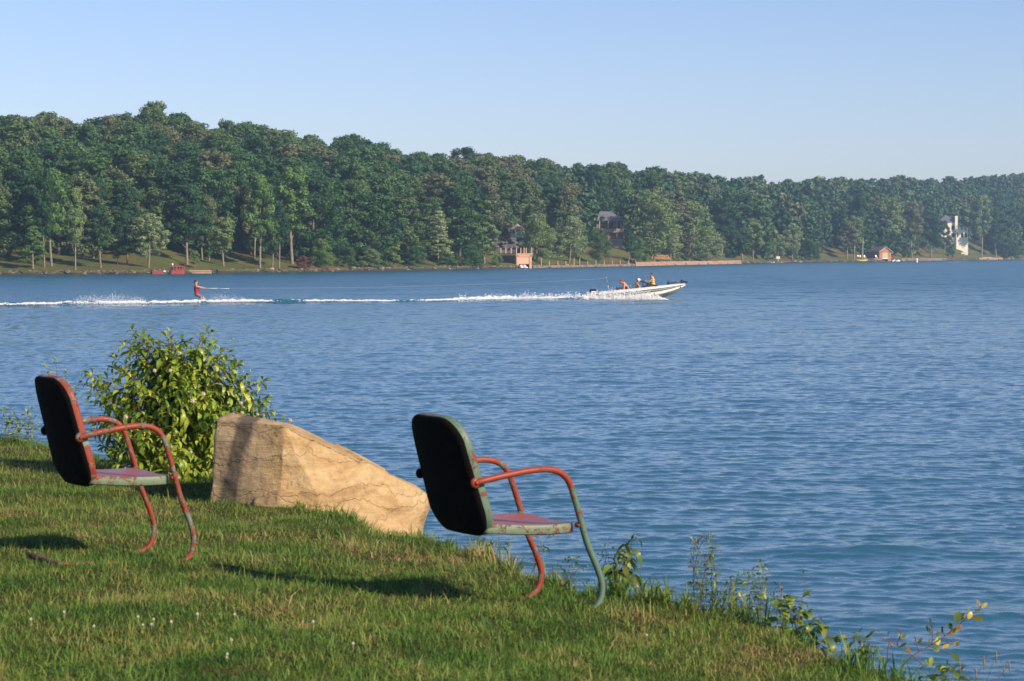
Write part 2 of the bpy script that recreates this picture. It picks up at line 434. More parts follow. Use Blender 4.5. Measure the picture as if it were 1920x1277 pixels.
# ---------------------------------------------------------------- far shore terrain
SHP = [(-900, 524), (-400, 520), (0, 516), (300, 514), (580, 510), (760, 506.5), (930, 504), (1190, 499), (1390, 494.5), (1480, 492.5), (1660, 490.3), (1800, 488.3), (1920, 487), (2400, 484)]
SHX = np.array([xdir(a) for a, b in SHP]); SHD = np.array([on_z(a, b).y for a, b in SHP])
RIDGE = [(-900, 235), (-300, 230), (0, 226), (60, 218), (130, 236), (200, 226), (275, 207), (345, 215), (400, 233), (500, 246), (560, 262), (600, 262), (670, 272), (740, 280), (800, 291), (850, 293), (900, 290), (960, 300), (1010, 303), (1060, 318), (1150, 312), (1250, 322), (1330, 336), (1400, 337), (1500, 338), (1600, 336), (1700, 336), (1800, 338), (1920, 328), (2400, 325)]
RX = np.array([xdir(a) for a, b in RIDGE])
PXK = np.array([xdir(a) for a in (-900, 0, 600, 1000, 1500, 1920, 2400)])
TK = np.array([130, 130, 135, 150, 230, 300, 320.]); HK = np.array([12, 12, 13, 14, 17, 18, 18.])
def shore_d(u): return np.interp(u, SHX, SHD)
def ridge_t(u): return np.interp(u, PXK, TK)
def tree_h(u): return np.interp(u, PXK, HK)
RTOP = np.array([at(a, b, float(shore_d(xdir(a)) + ridge_t(xdir(a)))).z for a, b in RIDGE])
def far_z(u, t):
    zr = np.interp(u, RX, RTOP) - tree_h(u) + .5
    k = np.clip(t / ridge_t(u), 0, 1.0)
    z = .45 + (zr - .45) * np.sin(k * math.pi / 2) ** 1.5
    z = z - np.maximum(0, t - ridge_t(u)) * .04
    z = z + .25 * np.sin(u * 160 + t * .3) * np.clip(t / 8, 0, 1)
    return np.where(t < 0, t * .8 + .1, np.where(t < 1, .1 + .35 * t, z))
def far_point(px, t):
    u = xdir(px); y = float(shore_d(u)) + t
    return Vector((u * y, y, float(far_z(u, t))))
def make_hill():
    us = np.linspace(xdir(-900), xdir(2400), 420)
    ts = np.concatenate([[-6, -3, -1, 0, .4, 1, 1.6, 2.5, 4, 6, 8], np.linspace(11, 60, 30), np.linspace(66, 340, 40), [500, 900, 2500]])
    U, Tt = np.meshgrid(us, ts)
    jag = .5 * np.sin(U * 700) + .35 * np.sin(U * 1900 + 1) + .3 * np.sin(U * 290)
    Y = shore_d(U) + Tt + np.where(Tt < 3, jag * (Y0 := 1.0), 0); X = U * Y; Z = far_z(U, Tt)
    m, nt, out = nmat('wooded_ground'); N = nt.nodes; L = nt.links
    g = N.new('ShaderNodeNewGeometry')
    n = noise(N, L, g.outputs['Position'], .09, 6, .65); nf = noise(N, L, g.outputs['Position'], .8, 5, .7)
    r1 = ramp(N, [(.36, (.075, .105, .028)), (.52, (.12, .125, .038)), (.64, (.17, .095, .05))])
    mxn = N.new('ShaderNodeMath'); mxn.operation = 'MULTIPLY_ADD'; L.new(nf.outputs[0], mxn.inputs[0]); mxn.inputs[1].default_value = .3
    sb = N.new('ShaderNodeMath'); sb.operation = 'SUBTRACT'; L.new(n.outputs[0], sb.inputs[0]); sb.inputs[1].default_value = .15
    L.new(sb.outputs[0], mxn.inputs[2]); L.new(mxn.outputs[0], r1.inputs[0])
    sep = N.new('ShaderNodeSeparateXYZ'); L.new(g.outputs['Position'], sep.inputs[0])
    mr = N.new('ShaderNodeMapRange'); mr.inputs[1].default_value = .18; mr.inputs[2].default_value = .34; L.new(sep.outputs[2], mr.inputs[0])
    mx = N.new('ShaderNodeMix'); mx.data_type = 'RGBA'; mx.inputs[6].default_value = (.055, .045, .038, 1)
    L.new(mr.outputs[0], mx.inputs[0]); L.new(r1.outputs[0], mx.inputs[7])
    b = N.new('ShaderNodeBsdfPrincipled'); b.inputs['Roughness'].default_value = 1; b.inputs['Specular IOR Level'].default_value = .1
    L.new(mx.outputs[2], b.inputs['Base Color'])
    bp = N.new('ShaderNodeBump'); bp.inputs['Distance'].default_value = .25; L.new(nf.outputs[0], bp.inputs['Height']); L.new(bp.outputs[0], b.inputs['Normal'])
    L.new(b.outputs[0], out.inputs[0])
    idx = np.arange(U.size).reshape(U.shape)
    Fc = np.stack([idx[:-1, :-1], idx[:-1, 1:], idx[1:, 1:], idx[1:, :-1]], -1).reshape(-1, 4)
    tag(link('hillside', np_mesh('hillside', np.stack([X, Y, Z], -1).reshape(-1, 3), Fc, m, smooth=True)), 'wooded hillside rising behind the far shore', kind='structure')
make_hill()
# stones along the far waterline
def stones(n, px0, px1, r, smin, smax, zoff, trange):
    V = []; Fq = []
    ico = [(-1, -1, -.6), (1, -1, -.6), (1, 1, -.6), (-1, 1, -.6), (-.7, -.6, .6), (.7, -.7, .5), (.6, .7, .7), (-.6, .6, .5)]
    fs = [(0, 3, 2, 1), (4, 5, 6, 7), (0, 1, 5, 4), (1, 2, 6, 5), (2, 3, 7, 6), (3, 0, 4, 7)]
    ico = np.array(ico)
    for i in range(n):
        px = px0 + (px1 - px0) * r.random(); t = trange[0] + (trange[1] - trange[0]) * r.random()
        p = far_point(px, t); p.z = max(p.z, .05) + zoff
        s = (smin + (smax - smin) * r.random() ** 2.5) * p.y / 400
        a = r.random() * 6.28; R = np.array([[math.cos(a), -math.sin(a), 0], [math.sin(a), math.cos(a), 0], [0, 0, 1]])
        v = (ico * (1 + .25 * r.normal(size=ico.shape)) * [s, s * .8, s * .6]) @ R.T + np.array(p)
        b = len(V) * 8; V.append(v); Fq += [tuple(j + b for j in f) for f in fs]
    return np.concatenate(V), np.array(Fq)
V, Fc = stones(1500, -200, 1990, np.random.default_rng(5), .12, .42, .0, (.0, 1.6))
def stone_mat():
    m, nt, out = nmat('shore_stone'); N = nt.nodes; L = nt.links
    g = N.new('ShaderNodeNewGeometry'); r_ = ramp(N, [(0, (.05, .042, .036)), (.6, (.13, .10, .08)), (.93, (.22, .18, .14)), (1, (.42, .38, .32))])
    L.new(g.outputs['Random Per Island'], r_.inputs[0])
    b = N.new('ShaderNodeBsdfPrincipled'); b.inputs['Roughness'].default_value = .9; L.new(r_.outputs[0], b.inputs['Base Color']); L.new(b.outputs[0], out.inputs[0]); return m
tag(link('shore_stones', np_mesh('shore_stones', V, Fc, stone_mat())), 'small stones scattered along the far waterline', 'stones', kind='stuff')
# ---------------------------------------------------------------- trees
def leaf_cloud(C, R, per, size, r, squash=(1, 1, .8), normz=0.0):
    """quads spread over clump shells; C (n,3) R (n,)"""
    n = len(C) * per
    c = np.repeat(C, per, 0); rad = np.repeat(R, per)
    d = r.normal(size=(n, 3)); d /= np.linalg.norm(d, axis=1)[:, None]
    p = c + d * (rad * (.45 + .7 * r.random(n)))[:, None] * np.array(squash)
    nn = d + r.normal(0, .34, (n, 3)); nn[:, 2] += normz; nn /= np.linalg.norm(nn, axis=1)[:, None]
    a = np.cross(nn, r.normal(size=(n, 3))); a /= np.linalg.norm(a, axis=1)[:, None]; b = np.cross(nn, a)
    s = size * (.6 + .8 * r.random(n))[:, None]
    V = np.stack([p - a * s, p - b * s * .6 + nn * s * .1, p + a * s, p + b * s * .6 - nn * s * .1], 1).reshape(-1, 3)
    return V, np.arange(n * 4).reshape(n, 4)
def crown_shape(kind, r):
    """clump centres and radii for a tree of height 12"""
    H = 12.0
    if kind == 'wild': n, z0, R, prof = 85, .03, 3.1, lambda z: math.sin(math.pi * min(1, z * .66 + .30)) ** .6
    elif kind == 'oak': n, z0, R, prof = 46, .26, 3.0, lambda z: math.sin(math.pi * min(1, z * .82 + .14)) ** .6
    elif kind == 'tall': n, z0, R, prof = 44, .36, 2.3, lambda z: math.sin(math.pi * min(1, z * .80 + .16)) ** .55
    elif kind == 'cone': n, z0, R, prof = 48, .14, 3.1, lambda z: (1 - z) ** .75 + .08
    elif kind == 'round': n, z0, R, prof = 56, .10, 4.3, lambda z: math.sin(math.pi * min(1, z * .72 + .24)) ** .6
    elif kind == 'bush': n, z0, R, prof = 60, .0, 6.0, lambda z: math.sin(math.pi * min(1, z * .55 + .42)) ** .7
    elif kind == 'fluffy': n, z0, R, prof = 70, .22, 4.4, lambda z: math.sin(math.pi * min(1, z * .78 + .16)) ** .7
    elif kind == 'pine': n, z0, R, prof = 60, .2, 3.0, lambda z: (1 - z) ** .5 + .05
    C = []; Rr = []; l1, l2 = r.random() * 6.28, r.random() * 6.28
    for i in range(n):
        z = (i + r.random()) / n; z = z ** .9
        rr = R * prof(z); q = r.random() * 6.283 if kind != 'pine' else i * 2.4
        rad = rr * (.25 + .75 * r.random() ** .5) * .8
        if kind == 'wild': rad *= 1 + .32 * math.sin(2 * q + l1 + 3 * z) + .22 * math.sin(q + l2 - 5 * z)
        k = {'fluffy': .16, 'pine': .2, 'cone': .22, 'tall': .30, 'bush': .2, 'wild': .225}.get(kind, .25)
        cr = R * k * (.7 + .6 * r.random())
        zz = H * z0 + (H * (1 - z0) - cr * .8) * z
        C.append((rad * math.cos(q), rad * math.sin(q), zz + (0 if kind != 'bush' else cr * .4))); Rr.append(cr)
    return np.array(C), np.array(Rr)
M_BARK = simple('tree_bark', (.23, .185, .14), .9, var=.35, scale=3.0, bump=.02)
M_LEAF = foliage('broadleaf_foliage', [(0, (.036, .092, .036)), (.2, (.055, .125, .046)), (.45, (.078, .158, .052)), (.65, (.10, .175, .056)), (.8, (.13, .185, .07)), (.9, (.16, .18, .085)), (1, (.165, .175, .085))], trans=.22, spec=.15)
M_DARKLEAF = foliage('dark_foliage', [(0, (.034, .090, .042)), (1, (.055, .12, .05))], trans=.2, spec=.15)
M_BRIGHT = foliage('bright_foliage', [(0, (.11, .215, .055)), (1, (.14, .24, .065))], trans=.25, spec=.15)
M_LIME = foliage('lime_foliage', [(0, (.22, .32, .07)), (1, (.23, .33, .075))], trans=.3, spec=.15)
M_GREY = foliage('grey_green_foliage', [(0, (.25, .33, .145)), (1, (.28, .35, .16))], trans=.25, spec=.15)
M_OLIVE = foliage('olive_foliage', [(0, (.18, .265, .095)), (1, (.21, .285, .105))], trans=.25, spec=.15)
M_TAN = foliage('tan_foliage', [(0, (.22, .19, .10)), (1, (.24, .20, .11))], trans=.2, spec=.1)
M_DEAD = foliage('dead_foliage', [(0, (.17, .09, .06)), (1, (.20, .11, .065))], trans=.1, spec=.1)
M_BARK_DARK = simple('forest_bark', (.13, .11, .085), .9, var=.35, scale=3.0)
CRV = {}
def crown_variant(kind, seed):
    key = (kind, seed)
    if key not in CRV:
        r = np.random.default_rng(100 + seed * 7 + sum(map(ord, kind)))
        C, R = crown_shape(kind, r)
        per = {'pine': 60, 'fluffy': 90, 'bush': 110, 'wild': 90}.get(kind, 130)
        sq = (1.25, 1.25, .35) if kind == 'pine' else ((1, 1, .6) if kind == 'cone' else (1, 1, .82))
        V, Fc = leaf_cloud(C, R, int(per * 1.35), .165 if kind != 'bush' else .21, r, sq)
        rr = random.Random(seed)
        m = MB()
        H = 12.0; rt = .17
        bend = (rr.uniform(-.35, .35), rr.uniform(-.3, .3))
        tr = [(bend[0] * math.sin(k * 2), bend[1] * math.sin(k * 2.2), -1.2 + (H * .82 + 1.2) * k) for k in (0, .12, .3, .5, .7, .85, 1)]
        tr[0] = (0, 0, -1.2)
        m.tube(tr, [rt * 1.35, rt * 1.05, rt * .9, rt * .75, rt * .5, rt * .3, .04], 7)
        nl = 10 if kind in ('fluffy', 'round', 'pine') else 6
        idx = list(range(len(C))); rr.shuffle(idx)
        for j in idx[:nl]:
            c = C[j]; z0 = max(c[2] - 2.2 * rr.uniform(.6, 1.2), 1.6); k = z0 / (H * .82)
            p0 = (bend[0] * math.sin(k * 2), bend[1] * math.sin(k * 2.2), z0)
            mid = ((p0[0] + c[0]) / 2, (p0[1] + c[1]) / 2, (z0 + c[2]) / 2 - .25)
            m.tube([p0, mid, tuple(c)], [.075, .05, .02], 5)
        CRV[key] = (V, Fc, m, {})
    return CRV[key]
def get_tree_meshes(kind, seed, mat):
    V, Fc, m, cache = crown_variant(kind, seed)
    if mat.name not in cache: cache[mat.name] = np_mesh(kind + '_crown', V, Fc, mat)
    if 'trunk' not in cache: cache['trunk'] = m.mesh('trunk', M_BARK_DARK if kind == 'wild' else M_BARK, True)
    return cache[mat.name], cache['trunk']
def add_tree(name, label, cat, pos, h, half, kind, seed, mat, rz, group=None):
    cm, tm = get_tree_meshes(kind, seed, mat)
    R0 = {'wild': 3.2, 'oak': 3.2, 'tall': 2.7, 'cone': 3.2, 'round': 4.5, 'bush': 6.3, 'fluffy': 4.4, 'pine': 3.3}[kind]
    t = thing(name, label, cat, pos, rz, group)
    t.scale = (half / R0, half / R0, h / 12.0)
    link('crown', cm, t)
    if kind != 'bush': link('trunk', tm, t)
    return t
# trees one can single out along the far shore: px of trunk, metres behind the shore, top y, half width px
SHORE = [
 # name, label, px, t, top, half, kind, mat
 ('conical_tree', 'bright green conical tree near the left edge of the far shore lawn', 62, 4, 424, 30, 'cone', M_BRIGHT),
 ('broadleaf_tree', 'tall slim tree with a pale trunk just right of the bright green conical tree', 84, 6, 322, 22, 'tall', M_LEAF),
 ('broadleaf_tree', 'tall tree with twin pale trunks on the left far lawn', 98, 12, 318, 34, 'tall', M_BRIGHT),
 ('broadleaf_tree', 'narrow tree on one straight white trunk at the far left waterline', 141, 3, 352, 22, 'tall', M_OLIVE),
 ('broadleaf_tree', 'dark tree with thick trunk set back on the left far lawn', 176, 20, 335, 28, 'tall', M_DARKLEAF),
 ('broadleaf_tree', 'dense tree with a forked pale trunk left of the grey green tree', 190, 7, 385, 24, 'tall', M_LEAF),
 ('broadleaf_tree', 'small low tree with thin trunk left of the grey green tree', 220, 9, 452, 11, 'oak', M_DARKLEAF),
 ('broadleaf_tree', 'dark green tree immediately left behind the grey green tree', 238, 8, 400, 24, 'oak', M_DARKLEAF),
 ('maple_tree', 'pale grey green feathery tree behind the red swim dock', 278, 5, 401, 42, 'fluffy', M_GREY),
 ('broadleaf_tree', 'tall green tree rising above the red boat shed on the far shore', 351, 10, 345, 36, 'tall', M_LEAF),
 ('broadleaf_tree', 'low young tree with two thin trunks right of the red boat shed', 365, 6, 470, 10, 'oak', M_OLIVE),
 ('broadleaf_tree', 'slender tree with pale trunk behind the young twin trunk tree', 380, 18, 385, 24, 'tall', M_DARKLEAF),
 ('broadleaf_tree', 'slim upright tree farther back between the red shed and the olive tree', 392, 18, 372, 22, 'tall', M_LEAF),
 ('broadleaf_tree', 'olive tinted tree on twin trunks in the middle of the left far lawn', 420, 6, 408, 26, 'tall', M_OLIVE),
 ('broadleaf_tree', 'dark tree with thin trunk behind the olive tinted tree', 444, 26, 365, 24, 'tall', M_DARKLEAF),
 ('broadleaf_tree', 'thin trunked tree farthest back on the right part of the far lawn', 476, 18, 350, 26, 'tall', M_LEAF),
 ('broadleaf_tree', 'tall tree on a straight white trunk near the water on the far lawn', 487, 6, 330, 32, 'tall', M_BRIGHT),
 ('broadleaf_tree', 'slim tree with short pale trunk between two taller lawn trees', 510, 7, 400, 20, 'tall', M_LEAF),
 ('broadleaf_tree', 'tree with a stout tan trunk near the right end of the far lawn', 523, 6, 380, 24, 'oak', M_DARKLEAF),
 ('broadleaf_tree', 'tallest lawn tree with broad light green crown beside the brown bush', 549, 10, 315, 42, 'tall', M_BRIGHT),
 ('dead_bush', 'small reddish brown dead bush at the end of the far lawn', 568, 3, 480, 18, 'bush', M_DEAD),
 ('shore_bush', 'large round bush overhanging the water right of the brown bush', 602, 3, 450, 30, 'bush', M_BRIGHT),
 ('shore_bush', 'dark bush at the water right of the large round bush', 645, 3, 455, 28, 'bush', M_LEAF),
 ('shore_bush', 'low green bush left of the yellow green shore tree', 695, 3, 468, 26, 'bush', M_OLIVE),
 ('broadleaf_tree', 'yellow green tree standing out at the wooded waterline', 737, 3, 440, 19, 'cone', M_LIME),
 ('shore_bush', 'green bush right of the yellow green shore tree', 775, 3, 462, 25, 'bush', M_LEAF),
 ('pine_tree', 'sparse pine with layered branches at the wooded waterline', 822, 6, 396, 30, 'pine', M_GREY),
 ('shore_bush', 'bright low bush at the water below the sparse pine', 838, 3, 474, 26, 'bush', M_BRIGHT),
 ('shore_bush', 'dark bush at the water left of the tan boathouse terrace', 880, 3, 460, 30, 'bush', M_LEAF),
 ('broadleaf_tree', 'large olive green tree directly left of the gazebo', 908, 9, 372, 38, 'cone', M_OLIVE),
 ('shore_bush', 'low bush against the left side of the tan boathouse', 932, 4, 478, 14, 'bush', M_OLIVE),
 ('round_tree', 'grey green round tree right of the gazebo', 1008, 14, 402, 36, 'round', M_OLIVE),
 ('round_tree', 'light green round tree in the centre of the far shore', 1067, 10, 407, 36, 'round', M_GREY),
 ('round_tree', 'dark green round tree below the grey roofed house', 1122, 10, 430, 27, 'round', M_LEAF),
 ('broadleaf_tree', 'slim tree with a pale trunk right of the grey roofed house', 1179, 12, 430, 10, 'tall', M_DARKLEAF),
 ('shore_bush', 'dense green bush behind the left end of the pale seawall', 1197, 7, 446, 22, 'bush', M_BRIGHT),
 ('round_tree', 'largest spreading tree above the pale seawall with grey green crown', 1226, 14, 354, 50, 'round', M_OLIVE),
 ('broadleaf_tree', 'small round crowned tree in front of the log pile', 1256, 11, 420, 26, 'oak', M_GREY),
 ('round_tree', 'broad tree with olive crown above the middle of the seawall', 1291, 16, 378, 44, 'round', M_OLIVE),
 ('broadleaf_tree', 'bushy tree leaning over the right part of the seawall', 1325, 10, 425, 36, 'round', M_GREY),
 ('broadleaf_tree', 'green tree behind the bushy tree over the seawall', 1352, 30, 372, 34, 'oak', M_LEAF),
 ('broadleaf_tree', 'slim tree with two trunks just past the end of the seawall', 1393, 12, 428, 20, 'tall', M_LEAF),
 ('broadleaf_tree', 'leafy tree behind the twin trunk tree past the seawall', 1412, 22, 410, 24, 'oak', M_OLIVE),
 ('small_tree', 'small grey tree with a white sign at its foot', 1458, 5, 440, 20, 'fluffy', M_GREY),
 ('small_tree', 'pale leaved tree with white trunk right of the small grey tree', 1486, 8, 420, 24, 'fluffy', M_GREY),
 ('shore_bush', 'dark bush at the water left of the yellow kayak', 1520, 6, 452, 20, 'bush', M_DARKLEAF),
 ('broadleaf_tree', 'slim tree left of the red boathouse nearest the kayak', 1588, 12, 415, 22, 'tall', M_LEAF),
 ('broadleaf_tree', 'middle one of three pale trunked trees left of the red boathouse', 1601, 6, 405, 18, 'tall', M_OLIVE),
 ('broadleaf_tree', 'tall tree with pale trunk rising by the boathouse dock', 1616, 10, 362, 30, 'tall', M_LEAF),
 ('broadleaf_tree', 'tall tree rising behind the red boathouse', 1665, 16, 372, 32, 'tall', M_OLIVE),
 ('broadleaf_tree', 'slim tree right of the red boathouse with one pale trunk', 1711, 8, 380, 24, 'tall', M_LEAF),
 ('broadleaf_tree', 'dark spreading tree in front of the left part of the white house', 1746, 10, 396, 27, 'oak', M_DARKLEAF),
 ('broadleaf_tree', 'green tree covering the left side of the white house', 1769, 18, 414, 13, 'oak', M_LEAF),
 ('shore_bush', 'dark rounded bush at the lower left corner of the white house', 1781, 24, 443, 11, 'bush', M_DARKLEAF),
 ('broadleaf_tree', 'olive crowned tree just right of the white house', 1840, 14, 366, 22, 'tall', M_OLIVE),
 ('broadleaf_tree', 'dark tree near the right edge of the far shore', 1868, 14, 395, 26, 'oak', M_DARKLEAF),
 ('shore_bush', 'dark green bush at the water near the right edge', 1893, 5, 448, 24, 'bush', M_DARKLEAF),
 ('pale_limbed_tree', 'tree with bare pale limbs above the grey roofed house', 1146, 68, 330, 24, 'fluffy', M_DARKLEAF),
 ('tan_tree', 'tan brown rounded tree high in the left woods', 196, 38, 320, 34, 'oak', M_TAN),
]
taken = []
rr = random.Random(4)
for i, (nm, lb, px, t, top, half, kind, mt) in enumerate(SHORE):
    p = far_point(px, t); d = p.y
    h = at(px, top, d).z - p.z
    add_tree(nm, lb, 'bush' if 'bush' in nm else 'tree', p, h * 1.03, half * d / F * 1.15, kind, i % 3, mt, rr.uniform(0, 6.28))
    taken.append((p.x, p.y, half * d / F * (.75 if t < 30 else .9)))
# places kept open: lawn left, boathouse terrace, house views
def blocked(px, t):
    if px < 585 and t < 17: return True
    if 585 <= px < 930 and t < 5: return True
    if 898 <= px < 1030 and t < 44: return True
    if 1000 <= px < 1400 and t < 24: return True
    if 1400 <= px < 1560 and t < 16: return True
    if 1535 <= px < 1590 and t < 60: return True
    if 1590 <= px < 1760 and t < 22: return True
    if 1732 <= px < 1846 and t < 80: return True
    if 1700 <= px < 1760 and t < 52: return True
    if px >= 1840 and t < 20: return True
    if 1068 <= px < 1215 and t < 42: return True
    if 1100 <= px < 1188 and t < 66: return True
    return False
def hill_spots():
    out = []; t = 3.0; r = random.Random(21)
    while t < 330:
        px = -260.0
        while px < 2130:
            u = xdir(px); hh = float(tree_h(u)); d = float(shore_d(u)) + t
            step_px = hh * .47 * F / d
            q = px + r.uniform(-.35, .35) * step_px; tt = t + r.uniform(-.4, .4) * hh * .42
            if tt < float(ridge_t(xdir(q))) + 10 and not blocked(q, tt):
                p = far_point(q, tt)
                if not any((p.x - a) ** 2 + (p.y - b) ** 2 < (c * .8) ** 2 for a, b, c in taken):
                    out.append((q, tt, hh * r.uniform(.76, 1.07), r.random(), p, d))
            px += step_px
        t += 6.3 if t < 150 else 9
    return out
SP = hill_spots()
def score(s):
    q, t, h, _, p, d = s
    vis = 1.0 if t < 22 or (-80 < q < 2000 and s[4].z + h > 0) else .5
    if q < -60 or q > 1980: vis *= .3
    return vis * h / d
SP.sort(key=score, reverse=True)
print('hill trees', len(SP))
LB = {
 'oak': ('hill_tree', 'rounded broadleaf tree in the dense forest of the far hillside', 'rounded forest trees on the far hillside'),
 'tall': ('hill_tree', 'tall narrow broadleaf tree in the dense forest of the far hillside', 'tall narrow forest trees on the far hillside'),
 'round': ('hill_tree', 'wide spreading broadleaf tree in the dense forest of the far hillside', 'wide spreading forest trees on the far hillside')}
REG = [(120, 'at the left end of the far hill'), (270, 'left of the grey green feathery tree'), (420, 'behind the red pontoon boat'), (590, 'above the right end of the far lawn'), (760, 'above the wooded waterline'), (930, 'between the wooded waterline and the gazebo'), (1060, 'behind the peach boathouse'), (1200, 'around the grey roofed house'), (1390, 'behind the pale seawall'), (1590, 'between the seawall and the yellow kayak'), (1740, 'behind the terracotta boathouse'), (1850, 'behind the battlemented house'), (9999, 'at the right end of the far shore')]
NIND = 300 - sum(1 for s in SHORE if s[6] in ('oak', 'tall', 'round'))
rr = random.Random(9)
for q, t, h, k, p, d in SP[:NIND]:
    kind = 'oak' if k < .62 else ('tall' if k < .86 else 'round')
    form = 'wild' if (kind == 'oak' or t > 17) else kind
    nm, lb, g = LB[kind]
    where = next(w for lim, w in REG if q < lim); level = 'low on the slope' if t < 30 else ('halfway up the slope' if t < .6 * float(ridge_t(xdir(q))) else 'near the ridge line')
    tone = {'oak': 'rounded', 'tall': 'tall narrow', 'round': 'wide spreading'}[kind]
    lb = tone + ' forest tree ' + level + ' ' + where; g = tone + ' forest trees ' + level + ' ' + where
    half = h * (.37 if kind == 'oak' else .29 if kind == 'tall' else .42)
    add_tree(nm, lb, 'tree', p, h, half, form, rr.randrange(8), M_LEAF, rr.uniform(0, 6.28), g)
VV = []; FF = []; nb = 0; rg = np.random.default_rng(77)
M_WOOD = foliage('forest_mass_foliage', [(0, (.032, .070, .028)), (.5, (.048, .094, .034)), (1, (.075, .112, .045))], trans=.2, spec=.15, per='none')
def mass_mat():
    m, nt, out = nmat('forest_mass_foliage_patchy'); N = nt.nodes; L = nt.links
    a = N.new('ShaderNodeAttribute'); a.attribute_name = 'tint'; g = N.new('ShaderNodeNewGeometry')
    rp = ramp(N, [(0, (.036, .089, .042)), (.5, (.065, .127, .046)), (.85, (.10, .15, .06)), (1, (.135, .15, .07))]); L.new(a.outputs['Fac'], rp.inputs[0])
    mr = N.new('ShaderNodeMapRange'); mr.inputs[3].default_value = .75; mr.inputs[4].default_value = 1.25; L.new(g.outputs['Random Per Island'], mr.inputs[0])
    mx = N.new('ShaderNodeVectorMath'); mx.operation = 'SCALE'; L.new(rp.outputs[0], mx.inputs[0]); L.new(mr.outputs[0], mx.inputs['Scale'])
    b = N.new('ShaderNodeBsdfPrincipled'); b.inputs['Roughness'].default_value = .6; b.inputs['Specular IOR Level'].default_value = .15; L.new(mx.outputs[0], b.inputs['Base Color'])
    L.new(b.outputs[0], out.inputs[0]); return m
TT = []
low = []
for v in range(5):
    r_ = np.random.default_rng(500 + v); C, R = crown_shape('wild', r_)
    low.append(leaf_cloud(C, R, 14, .40, r_, (1, 1, .82)))
for q, t, h, k, p, d in SP[NIND:]:
    V, Fc = low[int(k * 999) % 5]; a = k * 40; s = h / 12 * (1.25 if k < .7 else 1.0)
    Rm = np.array([[math.cos(a) * s, -math.sin(a) * s, 0], [math.sin(a) * s, math.cos(a) * s, 0], [0, 0, h / 12]])
    VV.append(V @ Rm.T + np.array(p)); FF.append(Fc + nb); nb += len(V); TT.append(np.full(len(V), (k * 7.3) % 1))
if VV:
    tag(link('distant_forest', np_mesh('distant_forest', np.concatenate(VV), np.concatenate(FF), mass_mat(), attr=np.concatenate(TT))),
        'farther treetops closing the wooded ridge', 'forest', kind='stuff')
# ---------------------------------------------------------------- near things: chairs
def paint(name, c_base, c_chip, thr=.5, scale=14.0, soft=.03, rust=(.10, .035, .02), rough=.5, zk=0.0):
    m, nt, out = nmat(name); N = nt.nodes; L = nt.links
    tc = N.new('ShaderNodeTexCoord'); oi = N.new('ShaderNodeObjectInfo')
    ad = N.new('ShaderNodeVectorMath'); ad.operation = 'ADD'; L.new(tc.outputs['Object'], ad.inputs[0])
    sc_ = N.new('ShaderNodeVectorMath'); sc_.operation = 'SCALE'; sc_.inputs[0].default_value = (3, 7, 5); L.new(oi.outputs['Random'], sc_.inputs['Scale']); L.new(sc_.outputs[0], ad.inputs[1])
    n = noise(N, L, ad.outputs[0], scale, 8, .78, .5)
    sz = N.new('ShaderNodeSeparateXYZ'); L.new(tc.outputs['Object'], sz.inputs[0])
    zz = N.new('ShaderNodeMath'); zz.operation = 'MULTIPLY_ADD'; L.new(sz.outputs[2], zz.inputs[0]); zz.inputs[1].default_value = zk; zz.inputs[2].default_value = -.42 * zk
    za = N.new('ShaderNodeMath'); za.operation = 'ADD'; L.new(n.outputs[0], za.inputs[0]); L.new(zz.outputs[0], za.inputs[1])
    r = ramp(N, [(max(0, thr - soft), (0, 0, 0)), (thr + soft, (1, 1, 1))]); L.new(za.outputs[0], r.inputs[0])
    mx = N.new('ShaderNodeMix'); mx.data_type = 'RGBA'; mx.inputs[6].default_value = (*c_base, 1); mx.inputs[7].default_value = (*c_chip, 1)
    L.new(r.outputs[0], mx.inputs[0])
    n2 = noise(N, L, ad.outputs[0], scale * 4.5, 5, .7)
    r2 = ramp(N, [(.60, (0, 0, 0)), (.66, (1, 1, 1))]); L.new(n2.outputs[0], r2.inputs[0])
    mx2 = N.new('ShaderNodeMix'); mx2.data_type = 'RGBA'; mx2.inputs[7].default_value = (*rust, 1)
    L.new(r2.outputs[0], mx2.inputs[0]); L.new(mx.outputs[2], mx2.inputs[6])
    b = N.new('ShaderNodeBsdfPrincipled'); b.inputs['Roughness'].default_value = rough; b.inputs['Specular IOR Level'].default_value = .4
    L.new(mx2.outputs[2], b.inputs['Base Color'])
    bp = N.new('ShaderNodeBump'); bp.inputs['Distance'].default_value = .0015; L.new(r.outputs[0], bp.inputs['Height']); L.new(bp.outputs[0], b.inputs['Normal'])
    L.new(b.outputs[0], out.inputs[0]); return m
GREEN = (.105, .175, .12); RED = (.27, .042, .019); PINK = (.33, .10, .10); MAUVE = (.22, .17, .24)
P_FRAME_R = paint('worn_red_frame_paint', RED, (.17, .19, .15), .545, 13)
P_FRAME_G = paint('worn_green_frame_paint', GREEN, RED, .54, 8)
P_BACK_R = paint('worn_red_shell_paint', RED, (.20, .24, .18), .53, 11)
P_BACK_G = paint('worn_green_shell_paint', GREEN, RED, .58, 13)
P_SEAT = paint('faded_pink_seat_paint', PINK, MAUVE, .52, 7, .08, rust=(.30, .07, .07))
P_RIM = paint('seat_rim_paint', (.17, .23, .15), RED, .545, 12)
P_DARK = paint('near_black_rear', (.004, .0045, .004), (.012, .004, .003), .56, 6, .08, rust=(.010, .008, .006), rough=.9)
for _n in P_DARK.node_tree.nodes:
    if _n.type == 'BSDF_PRINCIPLED': _n.inputs['Specular IOR Level'].default_value = .08

